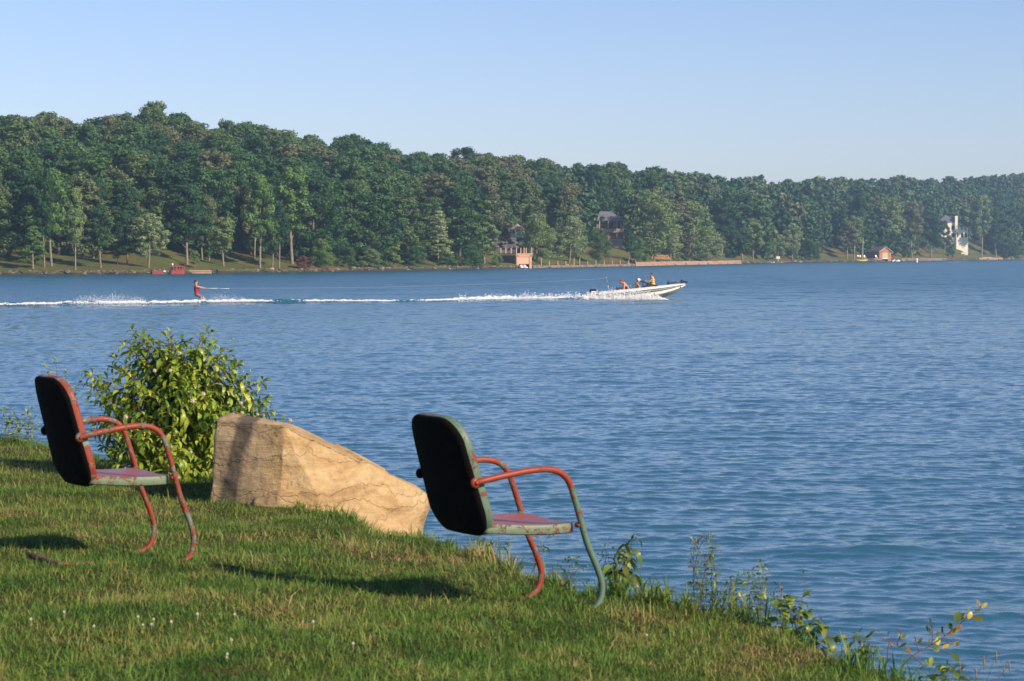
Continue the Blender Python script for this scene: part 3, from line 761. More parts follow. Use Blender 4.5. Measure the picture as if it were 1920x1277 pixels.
def round_outline(hw_top, hw_bot, h, rt, rb, n=9):
    """closed outline (y, w), w from 0 to h"""
    P = []
    def arc(cx, cw, r, a0, a1):
        for k in range(n + 1):
            a = a0 + (a1 - a0) * k / n; P.append((cx + r * math.cos(a), cw + r * math.sin(a)))
    arc(hw_bot - rb, rb, rb, -math.pi / 2, 0)
    arc(hw_top - rt, h - rt, rt, 0, math.pi / 2)
    arc(-(hw_top - rt), h - rt, rt, math.pi / 2, math.pi)
    arc(-(hw_bot - rb), rb, rb, math.pi, 1.5 * math.pi)
    Q = []
    for i in range(len(P)):           # subdivide long sides
        a = P[i]; b = P[(i + 1) % len(P)]; d = math.hypot(a[0] - b[0], a[1] - b[1]); k = max(1, int(d / .04))
        Q += [(a[0] + (b[0] - a[0]) * j / k, a[1] + (b[1] - a[1]) * j / k) for j in range(k)]
    return Q
def ring_shell(outline, c, rings, fmap):
    """rings: list of (scale, extra) mapped by fmap(y, w, extra)"""
    V = []; Fs = []; n = len(outline)
    for s, e in rings:
        for (a, b) in outline: V.append(fmap(c[0] + (a - c[0]) * s, c[1] + (b - c[1]) * s, e))
    V.append(fmap(c[0], c[1], rings[-1][1]))
    for k in range(len(rings) - 1):
        for i in range(n):
            j = (i + 1) % n
            Fs.append((k * n + i, k * n + j, (k + 1) * n + j, (k + 1) * n + i))
    for i in range(n): Fs.append(((len(rings) - 1) * n + i, (len(rings) - 1) * n + (i + 1) % n, len(V) - 1))
    return V, Fs
def back_map(y, w, e):
    s = .030 - .27 * w + max(0, .12 - w) ** 2 * 2.0 + .030 * (y / .22) ** 2
    return (s + e * .96, y * (1 + .12 * abs(e)), .310 + w * .99 + e * .22)
def make_chair(name, label, loc, rz, mats, rear=0.0, drop=0.0):
    t = thing(name, label, 'chair', loc, rz, None)
    m_frame, m_shell, m_rim, m_near = mats
    for sg in (-1, 1):
        P = [(-.005, .252, .548), (.03, .262, .556), (.12, .268, .572), (.24, .270, .588), (.33, .270, .590), (.395, .268, .572), (.437, .266, .53), (.465, .264, .46), (.495, .262, .37), (.53, .262, .265), (.578, .262, .165), (.600, .262, .105), (.602, .262, .065), (.592, .262, .030), (.568, .262, .0), (.53, .262, -.02), (.47, .262, -.03)]
        P = [(a, b * sg, c - drop * max(0, min(1, (.34 - c) / .3))) for a, b, c in smooth_path(P, 6)]
        MB().tube(P, .0140, 12).build('side_frame', m_frame if sg > 0 or not m_near else m_near, t, True)
        k = MB().ball((-.004, .252 * sg, .547), (.023, .012, .023), 14, 8); k.ball((-.004, .264 * sg, .547), (.009, .008, .009), 10, 6)
        k.build('arm_bolt', m_frame if sg < 0 else P_DARK, t, True)
    P = smooth_path([(.47, -.262, -.03), (.2, -.262, -.026 + rear), (-.02, -.262, -.03 + rear * 1.7), (-.085, -.252, -.03 + rear * 1.8), (-.115, -.20, -.03 + rear * 1.9), (-.12, 0, -.03 + rear * 2), (-.115, .20, -.03 + rear * 2), (-.085, .252, -.03 + rear), (-.02, .262, -.03), (.2, .262, -.03), (.47, .262, -.03)], 6)
    P = [(a, b, c - drop) for a, b, c in P]
    MB().tube(P, .0125, 12).build('base_runner', m_frame, t, True)
    # back shell with forward flange
    ol = round_outline(.222, .240, .505, .125, .12)
    V, Fs = ring_shell(ol, (0, .25), [(1.0, .043), (1.009, .031), (1.0, .010), (.985, .0), (.93, -.004), (.8, -.004), (.55, -.004), (.28, -.004)], back_map)
    b = MB(); b.add(V, Fs); o = b.build('backrest', m_shell, t, True)
    sd = o.modifiers.new('thickness', 'SOLIDIFY'); sd.thickness = .0035; sd.offset = 0
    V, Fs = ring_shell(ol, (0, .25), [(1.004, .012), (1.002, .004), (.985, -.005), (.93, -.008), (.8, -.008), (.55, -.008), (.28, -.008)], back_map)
    b = MB(); b.add(V, Fs); o = b.build('rear_skin', P_DARK, t, True)  # thin near-black sheet over the rear of the shell
    o['label'] = 'near-black rear face of the backrest'
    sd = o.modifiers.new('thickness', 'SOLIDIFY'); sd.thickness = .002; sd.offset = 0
    for k in range(5):
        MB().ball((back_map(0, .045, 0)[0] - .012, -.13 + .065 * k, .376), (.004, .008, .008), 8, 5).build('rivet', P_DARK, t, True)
    # seat pan
    ol = round_outline(.238, .205, .43, .085, .02)
    def seat_map(y, w, e):
        k = 1 - ((y / .23) ** 2 * .5 + ((w - .23) / .23) ** 2 * .5)
        return (.072 + w, y, .362 - .022 * max(0, k) + .016 * math.cos((w / .46) * math.pi) * .4 + e)
    V, Fs = ring_shell(ol, (0, .215), [(1.0, .0), (.95, .002), (.8, 0), (.55, 0), (.28, 0)], seat_map)
    b = MB(); b.add(V, Fs); o = b.build('seat', P_SEAT, t, True)
    sd = o.modifiers.new('thickness', 'SOLIDIFY'); sd.thickness = .003; sd.offset = 0
    n = len(ol); V = []; Fs = []
    for s, e in ((1.004, .002), (1.015, -.005), (1.017, -.034), (1.0, -.039)):
        V += [seat_map(a * s, .215 + (w - .215) * s, e) for a, w in ol]
    for k in range(3):
        for i in range(n): Fs.append((k * n + i, k * n + (i + 1) % n, (k + 1) * n + (i + 1) % n, (k + 1) * n + i))
    b = MB(); b.add(V, Fs); o = b.build('seat_rim', m_rim, t, True)
    sd = o.modifiers.new('thickness', 'SOLIDIFY'); sd.thickness = .003; sd.offset = 0
    for sg in (-1, 1): MB().ball((.488, .25 * sg, .345), (.012, .02, .012), 8, 6).build('seat_bolt', m_frame, t, True)
    return t
def chair_at(px, py, D, ang, h=.548):
    """px,py,D of the near arm bolt; ang = facing direction"""
    p = at(px, py, D); c, s = math.cos(ang), math.sin(ang)
    off = Vector((.252 * s, -.252 * c, 0))        # local (0,-.252)
    return Vector((p.x - off.x, p.y - off.y, p.z - h))
loc = chair_at(893, 905, 9.9, math.radians(29)); print('chair R', loc, gz(loc.x, loc.y))
make_chair('metal_lawn_chair', 'weathered green and red metal lawn chair nearer the water, right of the boulder', loc, math.radians(29), (paint('right_chair_frame_paint', RED, (.16, .20, .15), .55, 13), P_BACK_G, P_RIM, paint('right_chair_near_paint', GREEN, RED, .53, 10, zk=.75)), rear=-.012, drop=.012)
loc = chair_at(152, 820, 10.86, math.radians(29.5)); print('chair L', loc, gz(loc.x, loc.y))
make_chair('metal_lawn_chair', 'weathered red metal lawn chair on the left in front of the flowering bush', loc, math.radians(29.5), (P_FRAME_R, P_BACK_R, P_RIM, None), rear=.021, drop=.035).scale = (.90, .97, 1.0)

# ---------------------------------------------------------------- boulder
from mathutils import noise as mn
def rock_mat():
    m, nt, out = nmat('sandstone'); N = nt.nodes; L = nt.links
    tc = N.new('ShaderNodeTexCoord')
    mp = N.new('ShaderNodeMapping'); mp.inputs['Rotation'].default_value = (0, math.radians(-16), 0); mp.inputs['Scale'].default_value = (.35, .6, 2.2)
    L.new(tc.outputs['Object'], mp.inputs[0])
    n = noise(N, L, mp.outputs[0], 5.0, 8, .65, .6); n2 = noise(N, L, tc.outputs['Object'], 22, 8, .7)
    r = ramp(N, [(.32, (.34, .215, .10)), (.5, (.47, .32, .16)), (.68, (.54, .41, .23))]); L.new(n.outputs[0], r.inputs[0])
    # greyer tone on the left end, and one dark streak down it
    sep = N.new('ShaderNodeSeparateXYZ'); L.new(tc.outputs['Object'], sep.inputs[0])
    nw = noise(N, L, tc.outputs['Object'], 6, 5, .6)
    ex = N.new('ShaderNodeMath'); ex.operation = 'MULTIPLY_ADD'; L.new(nw.outputs[0], ex.inputs[0]); ex.inputs[1].default_value = .10; L.new(sep.outputs[0], ex.inputs[2])
    mrg = N.new('ShaderNodeMapRange'); mrg.inputs[1].default_value = -.08; mrg.inputs[2].default_value = .06; mrg.inputs[3].default_value = .7; mrg.inputs[4].default_value = 0; L.new(ex.outputs[0], mrg.inputs[0])
    mg = N.new('ShaderNodeMix'); mg.data_type = 'RGBA'; mg.inputs[7].default_value = (.38, .285, .18, 1)
    L.new(mrg.outputs[0], mg.inputs[0]); L.new(r.outputs[0], mg.inputs[6])
    # streak: |x - (x0 + slope*z)| small
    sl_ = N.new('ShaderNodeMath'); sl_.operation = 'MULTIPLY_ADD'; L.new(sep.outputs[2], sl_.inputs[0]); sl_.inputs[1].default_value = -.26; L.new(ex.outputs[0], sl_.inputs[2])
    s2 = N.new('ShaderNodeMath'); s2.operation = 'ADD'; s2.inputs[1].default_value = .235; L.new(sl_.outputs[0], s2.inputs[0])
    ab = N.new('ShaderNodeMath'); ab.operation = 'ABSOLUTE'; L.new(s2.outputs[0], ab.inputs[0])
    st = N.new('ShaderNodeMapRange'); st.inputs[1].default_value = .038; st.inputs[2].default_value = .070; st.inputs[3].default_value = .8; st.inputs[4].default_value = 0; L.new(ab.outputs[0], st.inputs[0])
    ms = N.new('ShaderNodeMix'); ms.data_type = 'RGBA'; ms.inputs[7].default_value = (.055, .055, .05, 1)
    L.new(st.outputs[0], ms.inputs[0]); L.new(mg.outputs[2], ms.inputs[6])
    mr = N.new('ShaderNodeMapRange'); mr.inputs[1].default_value = .3; mr.inputs[2].default_value = .7; mr.inputs[3].default_value = .78; mr.inputs[4].default_value = 1.15; L.new(n2.outputs[0], mr.inputs[0])
    # thin dark cracks
    wv = noise(N, L, tc.outputs['Object'], 3, 4, .6); wa = N.new('ShaderNodeVectorMath'); wa.operation = 'SCALE'; L.new(wv.outputs['Color'], wa.inputs[0]); wa.inputs['Scale'].default_value = .5
    wb = N.new('ShaderNodeVectorMath'); wb.operation = 'ADD'; L.new(mp.outputs[0], wb.inputs[0]); L.new(wa.outputs[0], wb.inputs[1])
    vo = N.new('ShaderNodeTexVoronoi'); vo.feature = 'DISTANCE_TO_EDGE'; vo.inputs['Scale'].default_value = 1.7; L.new(wb.outputs[0], vo.inputs[0])
    vr = N.new('ShaderNodeMapRange'); vr.inputs[1].default_value = 0; vr.inputs[2].default_value = .016; vr.inputs[3].default_value = .74; vr.inputs[4].default_value = 1; L.new(vo.outputs[0], vr.inputs[0])
    mc = N.new('ShaderNodeVectorMath'); mc.operation = 'SCALE'; L.new(ms.outputs[2], mc.inputs[0]); L.new(vr.outputs[0], mc.inputs['Scale'])
    mx = N.new('ShaderNodeVectorMath'); mx.operation = 'SCALE'; L.new(mc.outputs[0], mx.inputs[0]); L.new(mr.outputs[0], mx.inputs['Scale'])
    b = N.new('ShaderNodeBsdfPrincipled'); b.inputs['Roughness'].default_value = .92; b.inputs['Specular IOR Level'].default_value = .2
    L.new(mx.outputs[0], b.inputs['Base Color'])
    bp = N.new('ShaderNodeBump'); bp.inputs['Distance'].default_value = .02; L.new(n.outputs[0], bp.inputs['Height'])
    b0 = N.new('ShaderNodeBump'); b0.inputs['Distance'].default_value = .012; L.new(vr.outputs[0], b0.inputs['Height']); L.new(b0.outputs[0], bp.inputs['Normal'])
    b2 = N.new('ShaderNodeBump'); b2.inputs['Distance'].default_value = .012; L.new(n2.outputs[0], b2.inputs['Height']); L.new(bp.outputs[0], b2.inputs['Normal']); L.new(b2.outputs[0], b.inputs['Normal'])
    L.new(b.outputs[0], out.inputs[0]); return m
def make_boulder():
    H = [(408, 786, 14.42), (430, 780, 14.45), (470, 787, 14.38), (532, 798, 14.25), (548, 800, 14.40), (640, 848, 14.45), (700, 876, 14.55), (770, 910, 14.65), (797, 930, 14.75), (801, 952, 14.8),
         (440, 777, 15.0), (540, 794, 15.1), (690, 868, 15.15), (780, 912, 15.2),
         (392, 965, 14.36), (522, 1010, 14.18), (640, 1030, 14.2), (770, 1040, 14.45), (792, 1000, 14.75), (400, 960, 15.1), (780, 1010, 15.2)]
    c0 = at(530, 900, 14.6)
    bm = bmesh.new()
    for p in H: bm.verts.new(at(*p) - c0)
    bmesh.ops.convex_hull(bm, input=bm.verts)
    bmesh.ops.remove_doubles(bm, verts=bm.verts, dist=.003)
    bmesh.ops.triangulate(bm, faces=bm.faces)
    for _ in range(7):
        es = [e for e in bm.edges if e.calc_length() > .022]
        if not es: break
        bmesh.ops.subdivide_edges(bm, edges=es, cuts=1); bmesh.ops.triangulate(bm, faces=[f for f in bm.faces if len(f.verts) > 3])
    bm.normal_update()
    mv = []
    for v in bm.verts:
        p = v.co; n = v.normal
        tilt = p.z + p.x * .42
        strata = mn.noise(Vector((p.x * .8, p.y * .8, tilt * 9))) * .012
        vd = mn.voronoi(Vector((p.x * 2.2, p.y * 2.2, p.z * 3.4 + p.x)))[0]; big = mn.fractal(p * 2.4, 1.0, 2.2, 3) * .012 + (vd[1] - vd[0]) * .022 - .006
        # conchoidal ledges across the sunlit face and a broken step where the two faces meet
        q = p.x * .8 - p.z * 1.5 + .25 * mn.noise(p * 3)
        ledge = .030 * (1 if q > .05 else 0) - .02 * (1 if (p.x > .02 and q > .42) else 0)
        crease = 0
        chip = -.035 * max(0, mn.noise(p * 7 + Vector((3, 1, 2))) - .35) * .8
        fine = mn.fractal(p * 16, 1.0, 2.1, 4) * .004
        mv.append(n * (strata + big + ledge * .6 + crease + chip + fine))
    for v, d in zip(bm.verts, mv): v.co += d
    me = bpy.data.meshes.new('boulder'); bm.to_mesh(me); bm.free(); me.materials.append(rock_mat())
    me.polygons.foreach_set('use_smooth', [True] * len(me.polygons))
    o = link('boulder', me); o.location = c0
    tag(o, 'large tan sandstone boulder resting on the grass between the two chairs', 'boulder')
make_boulder()

# ---------------------------------------------------------------- flowering bush
def leaf_mesh(name, mat, Ln, Wd, droop=.35, fold=.25, rows=6):
    V = []; Fs = []
    for i in range(rows + 1):
        k = i / rows; w = Wd * .5 * math.sin(math.pi * min(1, k * .93 + .04)) ** .8 * (1 - .25 * k)
        x = Ln * math.sin(k * (1.0 + droop)) / (1.0 + droop * .7); z = -Ln * droop * k * k * .8
        V += [(x, -w, z + w * fold), (x, 0, z), (x, w, z + w * fold)]
    for i in range(rows):
        a = i * 3; Fs += [(a, a + 3, a + 4, a + 1), (a + 1, a + 4, a + 5, a + 2)]
    b = MB(); b.add(V, Fs); return b.mesh(name, mat, True)
def leaf_mat(name, stops, trans=.35, per='object', rough=.38, spec=.5):
    return foliage(name, stops, trans=trans, spec=spec, rough=rough, per=per, gain=(.85, 1.15))
M_BUSH = leaf_mat('bush_leaf', [(0, (.12, .22, .028)), (.4, (.22, .33, .036)), (.8, (.36, .44, .05)), (1, (.48, .48, .08))])
M_BUSHI = leaf_mat('inner_bush_leaf', [(0, (.12, .22, .028)), (.4, (.22, .33, .036)), (.8, (.36, .44, .05)), (1, (.48, .48, .08))], per='island')
M_STEM = simple('reddish_stem', (.13, .07, .035), .7)
M_FLOWER = simple('cream_flower', (.58, .52, .34), .9, var=.2, scale=120)
M_BUD = simple('yellow_green_bud', (.42, .42, .12), .9)
def orient(o, p, d, roll, s):
    q = Vector(d).to_track_quat('X', 'Z').to_matrix().to_4x4()
    o.matrix_basis = Matrix.Translation(p) @ q @ Matrix.Rotation(roll, 4, 'X') @ Matrix.Scale(s, 4)
def shrub(name, label, cat, base, tips, leaf_meshes, inner_mat, seed, spacing=.05, start=.3, big=1.0, limit=300, flowers=(), group=None, up=.0, stem_r=.006):
    """stems run from the base to each tip with pairs of leaves along them"""
    r = random.Random(seed); t = thing(name, label, cat, base, 0, group)
    sm = MB(); L = []
    for tip in tips:
        tip = Vector(tip); ln = tip.length
        p1 = Vector((tip.x * .22, tip.y * .22, tip.z * .45)) + Vector((r.uniform(-.03, .03), r.uniform(-.03, .03), 0))
        p2 = Vector((tip.x * .6, tip.y * .6, tip.z * .8)) + Vector((r.uniform(-.03, .03), r.uniform(-.03, .03), .02))
        P = smooth_path([(r.uniform(-.06, .06) * big, r.uniform(-.05, .05) * big, -.1), p1, p2, tip], 8)
        sm.tube(P, [stem_r * (1 - .75 * i / (len(P) - 1)) for i in range(len(P))], 5)
        acc = 0; rot = r.random() * 3
        for i in range(1, len(P)):
            acc += (P[i] - P[i - 1]).length; k = i / (len(P) - 1)
            if k < start: continue
            while acc > spacing:
                acc -= spacing; rot += math.pi / 2 + r.uniform(-.3, .3)
                ax = (P[i] - P[i - 1]).normalized(); side = ax.orthogonal().normalized()
                for sg in (0, math.pi):
                    dvec = Matrix.Rotation(rot + sg, 3, ax) @ side
                    dvec = (dvec * 1.0 + ax * .5 + Vector((0, 0, -.15 + up))).normalized()
                    L.append((P[i].copy() + dvec * .008, dvec, r.uniform(-.5, .5), r.uniform(.7, 1.15) * (1.0 if k < .9 else .62)))
        ax = (P[-1] - P[-2]).normalized()
        for sg in range(3):
            dvec = (ax + Vector((r.uniform(-.7, .7), r.uniform(-.7, .7), r.uniform(-.2, .5)))).normalized()
            L.append((tip.copy(), dvec, r.uniform(-.5, .5), r.uniform(.5, .75)))
    sm.build('stems', M_STEM, t, True)
    L.sort(key=lambda l: l[0].y - .35 * l[0].length + r.uniform(-.12, .12))
    for p, d, roll, s in L[:limit]:
        o = link('leaf', r.choice(leaf_meshes), t); orient(o, p, d, roll, s)
    rest = L[limit:]
    if rest:
        VV = []; FF = []; nb = 0
        src = [(np.array([v.co[:] for v in m.vertices]), np.array([p.vertices[:] for p in m.polygons])) for m in leaf_meshes]
        for p, d, roll, s in rest:
            q = Vector(d).to_track_quat('X', 'Z').to_matrix().to_4x4(); M = Matrix.Translation(p) @ q @ Matrix.Rotation(roll, 4, 'X') @ Matrix.Scale(s, 4)
            M = np.array(M); V, Fq = r.choice(src)
            VV.append(V @ M[:3, :3].T + M[:3, 3]); FF.append(Fq + nb); nb += len(V)
        o = link('inner_foliage', np_mesh('inner_foliage', np.concatenate(VV), np.concatenate(FF), inner_mat, smooth=True), t); o['kind'] = 'stuff'
    return t
LM = [leaf_mesh('leaf', M_BUSH, .112, .036, .45), leaf_mesh('leaf', M_BUSH, .10, .036, .65), leaf_mesh('leaf', M_BUSH, .12, .037, .9), leaf_mesh('leaf', M_BUSH, .088, .032, .3)]
B0 = on_z(338, 893, 1.02); D0 = B0.y; B0.z = gz(B0.x, B0.y); print('bush', B0)
rb = random.Random(8); tips = []
OUT0 = [(168, 693), (172, 735), (178, 780), (190, 830), (214, 665), (235, 640), (248, 612), (262, 625), (300, 640), (318, 620), (352, 640), (388, 614), (400, 640), (428, 655), (450, 672), (462, 700), (492, 708), (497, 740), (505, 765), (480, 770), (520, 800)]
OUT = OUT0 + [(a + rb.uniform(-14, 14) + (340 - a) * .08, b + rb.uniform(0, 30)) for a, b in OUT0 for _ in range(3)]
for px, py in OUT:
    p = at(px, py + 6, D0 + rb.uniform(-.12, .12)); tips.append(p - B0)
for i in range(115):
    a = rb.random() * 6.283; e = math.asin(rb.random() ** .8); k = rb.uniform(.72, .98)
    tips.append((math.cos(a) * math.cos(e) * .60 * k - .02, math.sin(a) * math.cos(e) * .50 * k, math.sin(e) * .93 * k + .04))
for i in range(50):      # low skirt
    a = rb.random() * 6.283; k = rb.uniform(.55, 1.0)
    tips.append((math.cos(a) * .52 * k + .05, math.sin(a) * .5 * k - .05, rb.uniform(.05, .38)))
bush = shrub('flowering_bush', 'leafy green bush with round cream flower heads between the left chair and the boulder', 'bush', B0, tips, LM, M_BUSHI, 5, .045, .25)
fm = None
for px, py, s in [(290, 695, 1.2), (319.5, 695, 1.2), (381, 739, 1.5), (361, 752, 1.5), (236, 782, 1.4), (337, 662, 1.1), (452, 756, 1.2), (454, 774, 1.2), (469, 695, .8), (456, 697, .8), (483, 777, 1.0), (544, 788, 1.2), (358, 848, 1.0), (437, 635, .7), (431, 639, .6), (506, 738, .6), (280, 740, .8), (300, 705, .7), (357, 745, .7), (430, 762, .7)]:
    if fm is None:
        r = np.random.default_rng(2); n = 260; d = r.normal(size=(n, 3)); d /= np.linalg.norm(d, axis=1)[:, None]
        f = MB().ball((0, 0, 0), .0125, 12, 8)
        for v in d[:150]: f.tube([v * .011, v * .0175], [.0016, .0006], 3, False)
        fm = f.mesh('flower', M_FLOWER, False)
        bud = MB().ball((0, 0, 0), .011, 10, 7).mesh('flower_bud', M_BUD, True)
    p = at(px, py, D0 - .52 - (.1 if s > 1.3 else 0)) - B0
    if px > 455 or py < 665: p = at(px, py, D0 - .2) - B0
    o = link('flower' if s >= 1 else 'flower_bud', fm if s >= 1 else bud, bush); o.location = p; o.scale = (s * .66, s * .66, s * .66)

def sprig(name, label, pts, D, seed, lm, spacing=.04, cat='plant', start=.3):
    """a small plant whose stems reach the given pixels; first pixel is its foot"""
    b = at(pts[0][0], pts[0][1], D); b.z = min(b.z, gz(b.x, b.y)) if True else b.z
    tips = [at(px, py, D) - b for px, py in pts[1:]]
    return shrub(name, label, cat, b, tips, lm, M_BUSHI, seed, spacing, start, .2, 60, stem_r=.0035)
LMs = [leaf_mesh('leaf', M_BUSH, .07, .026, .4), leaf_mesh('leaf', M_BUSH, .06, .028, .2)]
sprig('young_shrub', 'young leafy shoot rising above and behind the backrest of the left chair', [(118, 850), (104, 676), (124, 700), (150, 718), (88, 690), (140, 745)], 16.5, 3, LMs, .06, start=.55)
sprig('leafy_shoot', 'short leafy shoot peeking over the top of the boulder', [(545, 960), (530, 786), (541, 789), (518, 790)], 15.9, 4, LMs, .035, start=.8)
# ---------------------------------------------------------------- weeds along the rim of the bank
M_WEED = leaf_mat('weed_leaf', [(0, (.07, .12, .025)), (.6, (.14, .20, .04)), (1, (.23, .22, .05))])
M_BROADLEAF = leaf_mat('broad_weed_leaf', [(0, (.12, .20, .03)), (1, (.20, .26, .045))])
M_SEED = simple('pinkish_seed_head', (.30, .19, .13), .9)
LW = [leaf_mesh('leaf', M_WEED, .042, .012, .3), leaf_mesh('leaf', M_WEED, .034, .010, .6), leaf_mesh('leaf', M_WEED, .05, .013, .9)]
LB2 = [leaf_mesh('leaf', M_BROADLEAF, .085, .036, .4), leaf_mesh('leaf', M_BROADLEAF, .07, .034, .6)]
LBIG = [leaf_mesh('leaf', M_WEED, .085, .03, 1.3), leaf_mesh('leaf', M_WEED, .075, .028, 1.0)]
def edge_depth(px):
    u = xdir(px)
    ys = np.linspace(8, 24, 400); d = ys - np.interp(u * ys, EXs, EYs)
    return float(ys[np.argmin(np.abs(d))])
def weed(label, px, spans, seed, lm, spacing=.03, start=.2, heads=False, dD=.05, stem_r=.0022, name='weed', limit=60, mat=None):
    D = edge_depth(px) + dD; u = xdir(px); b = Vector((u * D, D, gz(u * D, D) - .01))
    tips = [at(a, c, D + random.Random(seed + i).uniform(-.06, .06)) - b for i, (a, c) in enumerate(spans)]
    t = shrub(name, label, 'plant', b, tips, lm, M_BUSHI, seed, spacing, start, .15, limit, stem_r=stem_r)
    if heads:
        for tp in tips:
            m = MB().tube([tp - Vector((0, 0, .03)), tp, tp + Vector((0, 0, .016))], [.0012, .0028, .0008], 6); m.build('seed_head', M_SEED, t, True)
    return t
weed('drooping dark leafed weed just right of the right chair', 1168, [(1178, 1022), (1170, 1035), (1184, 1012), (1158, 1050)], 1, LBIG, .035, .35)
weed('tall thin weed cluster with pinkish seed heads above the bank edge', 1310, [(1305, 1012), (1316, 1006), (1330, 1003), (1333, 1030), (1322, 1045), (1300, 1060)], 2, [LW[1]], .03, .3, True)
weed('bending grey green weed stalk on the bank edge', 1345, [(1336, 1008), (1340, 1030), (1332, 1050)], 3, LW, .022, .2)
weed('bushy low weed with tiny dark leaves on the bank edge', 1375, [(1368, 1092), (1382, 1080), (1390, 1098), (1402, 1075), (1356, 1100), (1376, 1105)], 4, LW, .02, .15)
weed('upright fine leafed weed right of the bushy low weed', 1425, [(1426, 1055), (1432, 1062), (1436, 1090), (1414, 1092), (1420, 1105), (1408, 1078)], 5, LW, .02, .15)
weed('slim weed spike with seed head over the water', 1465, [(1466, 1106), (1462, 1098), (1476, 1125), (1452, 1118)], 6, [LW[1]], .03, .3, True)
weed('lone tall pink tipped stalk right of the bank weeds', 1500, [(1506, 1075), (1498, 1128)], 7, [LW[1]], .09, .5)
weed('bright broad leafed weed at the bank edge', 1490, [(1470, 1122), (1512, 1148), (1482, 1140), (1498, 1150), (1505, 1120), (1475, 1150)], 8, LB2, .05, .3)
weed('second clump of broad yellow green leaves lower on the bank edge', 1532, [(1528, 1165), (1540, 1178), (1518, 1172), (1550, 1190), (1565, 1195)], 9, LB2, .045, .25)
weed('low reddish stemmed weed on the descending bank edge', 1620, [(1605, 1188), (1625, 1200), (1590, 1196), (1640, 1215), (1615, 1192)], 10, LW + [LB2[1]], .03, .2)
weed('thin stalk weed under the right chair seat', 1000, [(1008, 1010), (1040, 985), (1015, 1030)], 11, [LW[2]], .08, .2)
weed('small weed left of the right chair front leg', 910, [(905, 1015), (925, 1018), (945, 1020), (895, 1010)], 12, LW + [LBIG[1]], .03, .2)
weed('scruffy weed between the right chair legs', 1070, [(1060, 1050), (1085, 1045), (1050, 1062), (1098, 1060)], 13, LW, .03, .2)
weed('pair of pinkish stalks right of the right chair', 1140, [(1130, 1025), (1142, 1012), (1150, 1030), (1122, 1040)], 14, [LW[1]], .06, .4)
weed('grey green weed at the left picture edge', 10, [(5, 770), (14, 768), (26, 778), (0, 790), (38, 785)], 15, LW + LMs, .05, .2, dD=-.3)
weed('dark leafed weed left of the left chair backrest', 52, [(58, 768), (46, 778), (66, 782), (70, 800), (40, 795)], 16, LMs, .045, .2, dD=-.3)
weed('low weed at the water beside the left chair', 28, [(20, 790), (34, 792), (46, 800), (12, 796)], 17, LMs, .045, .1, dD=-.3)
weed('reddish bare stalks at the lower right corner', 1800, [(1845, 1238), (1868, 1228), (1882, 1250), (1893, 1245), (1800, 1250), (1830, 1262)], 18, [LW[1]], .5, .9, True)
weed('bright green clump of leaves at the lower right corner', 1765, [(1745, 1250), (1775, 1262), (1788, 1258), (1762, 1258), (1796, 1268)], 19, LB2, .04, .3)
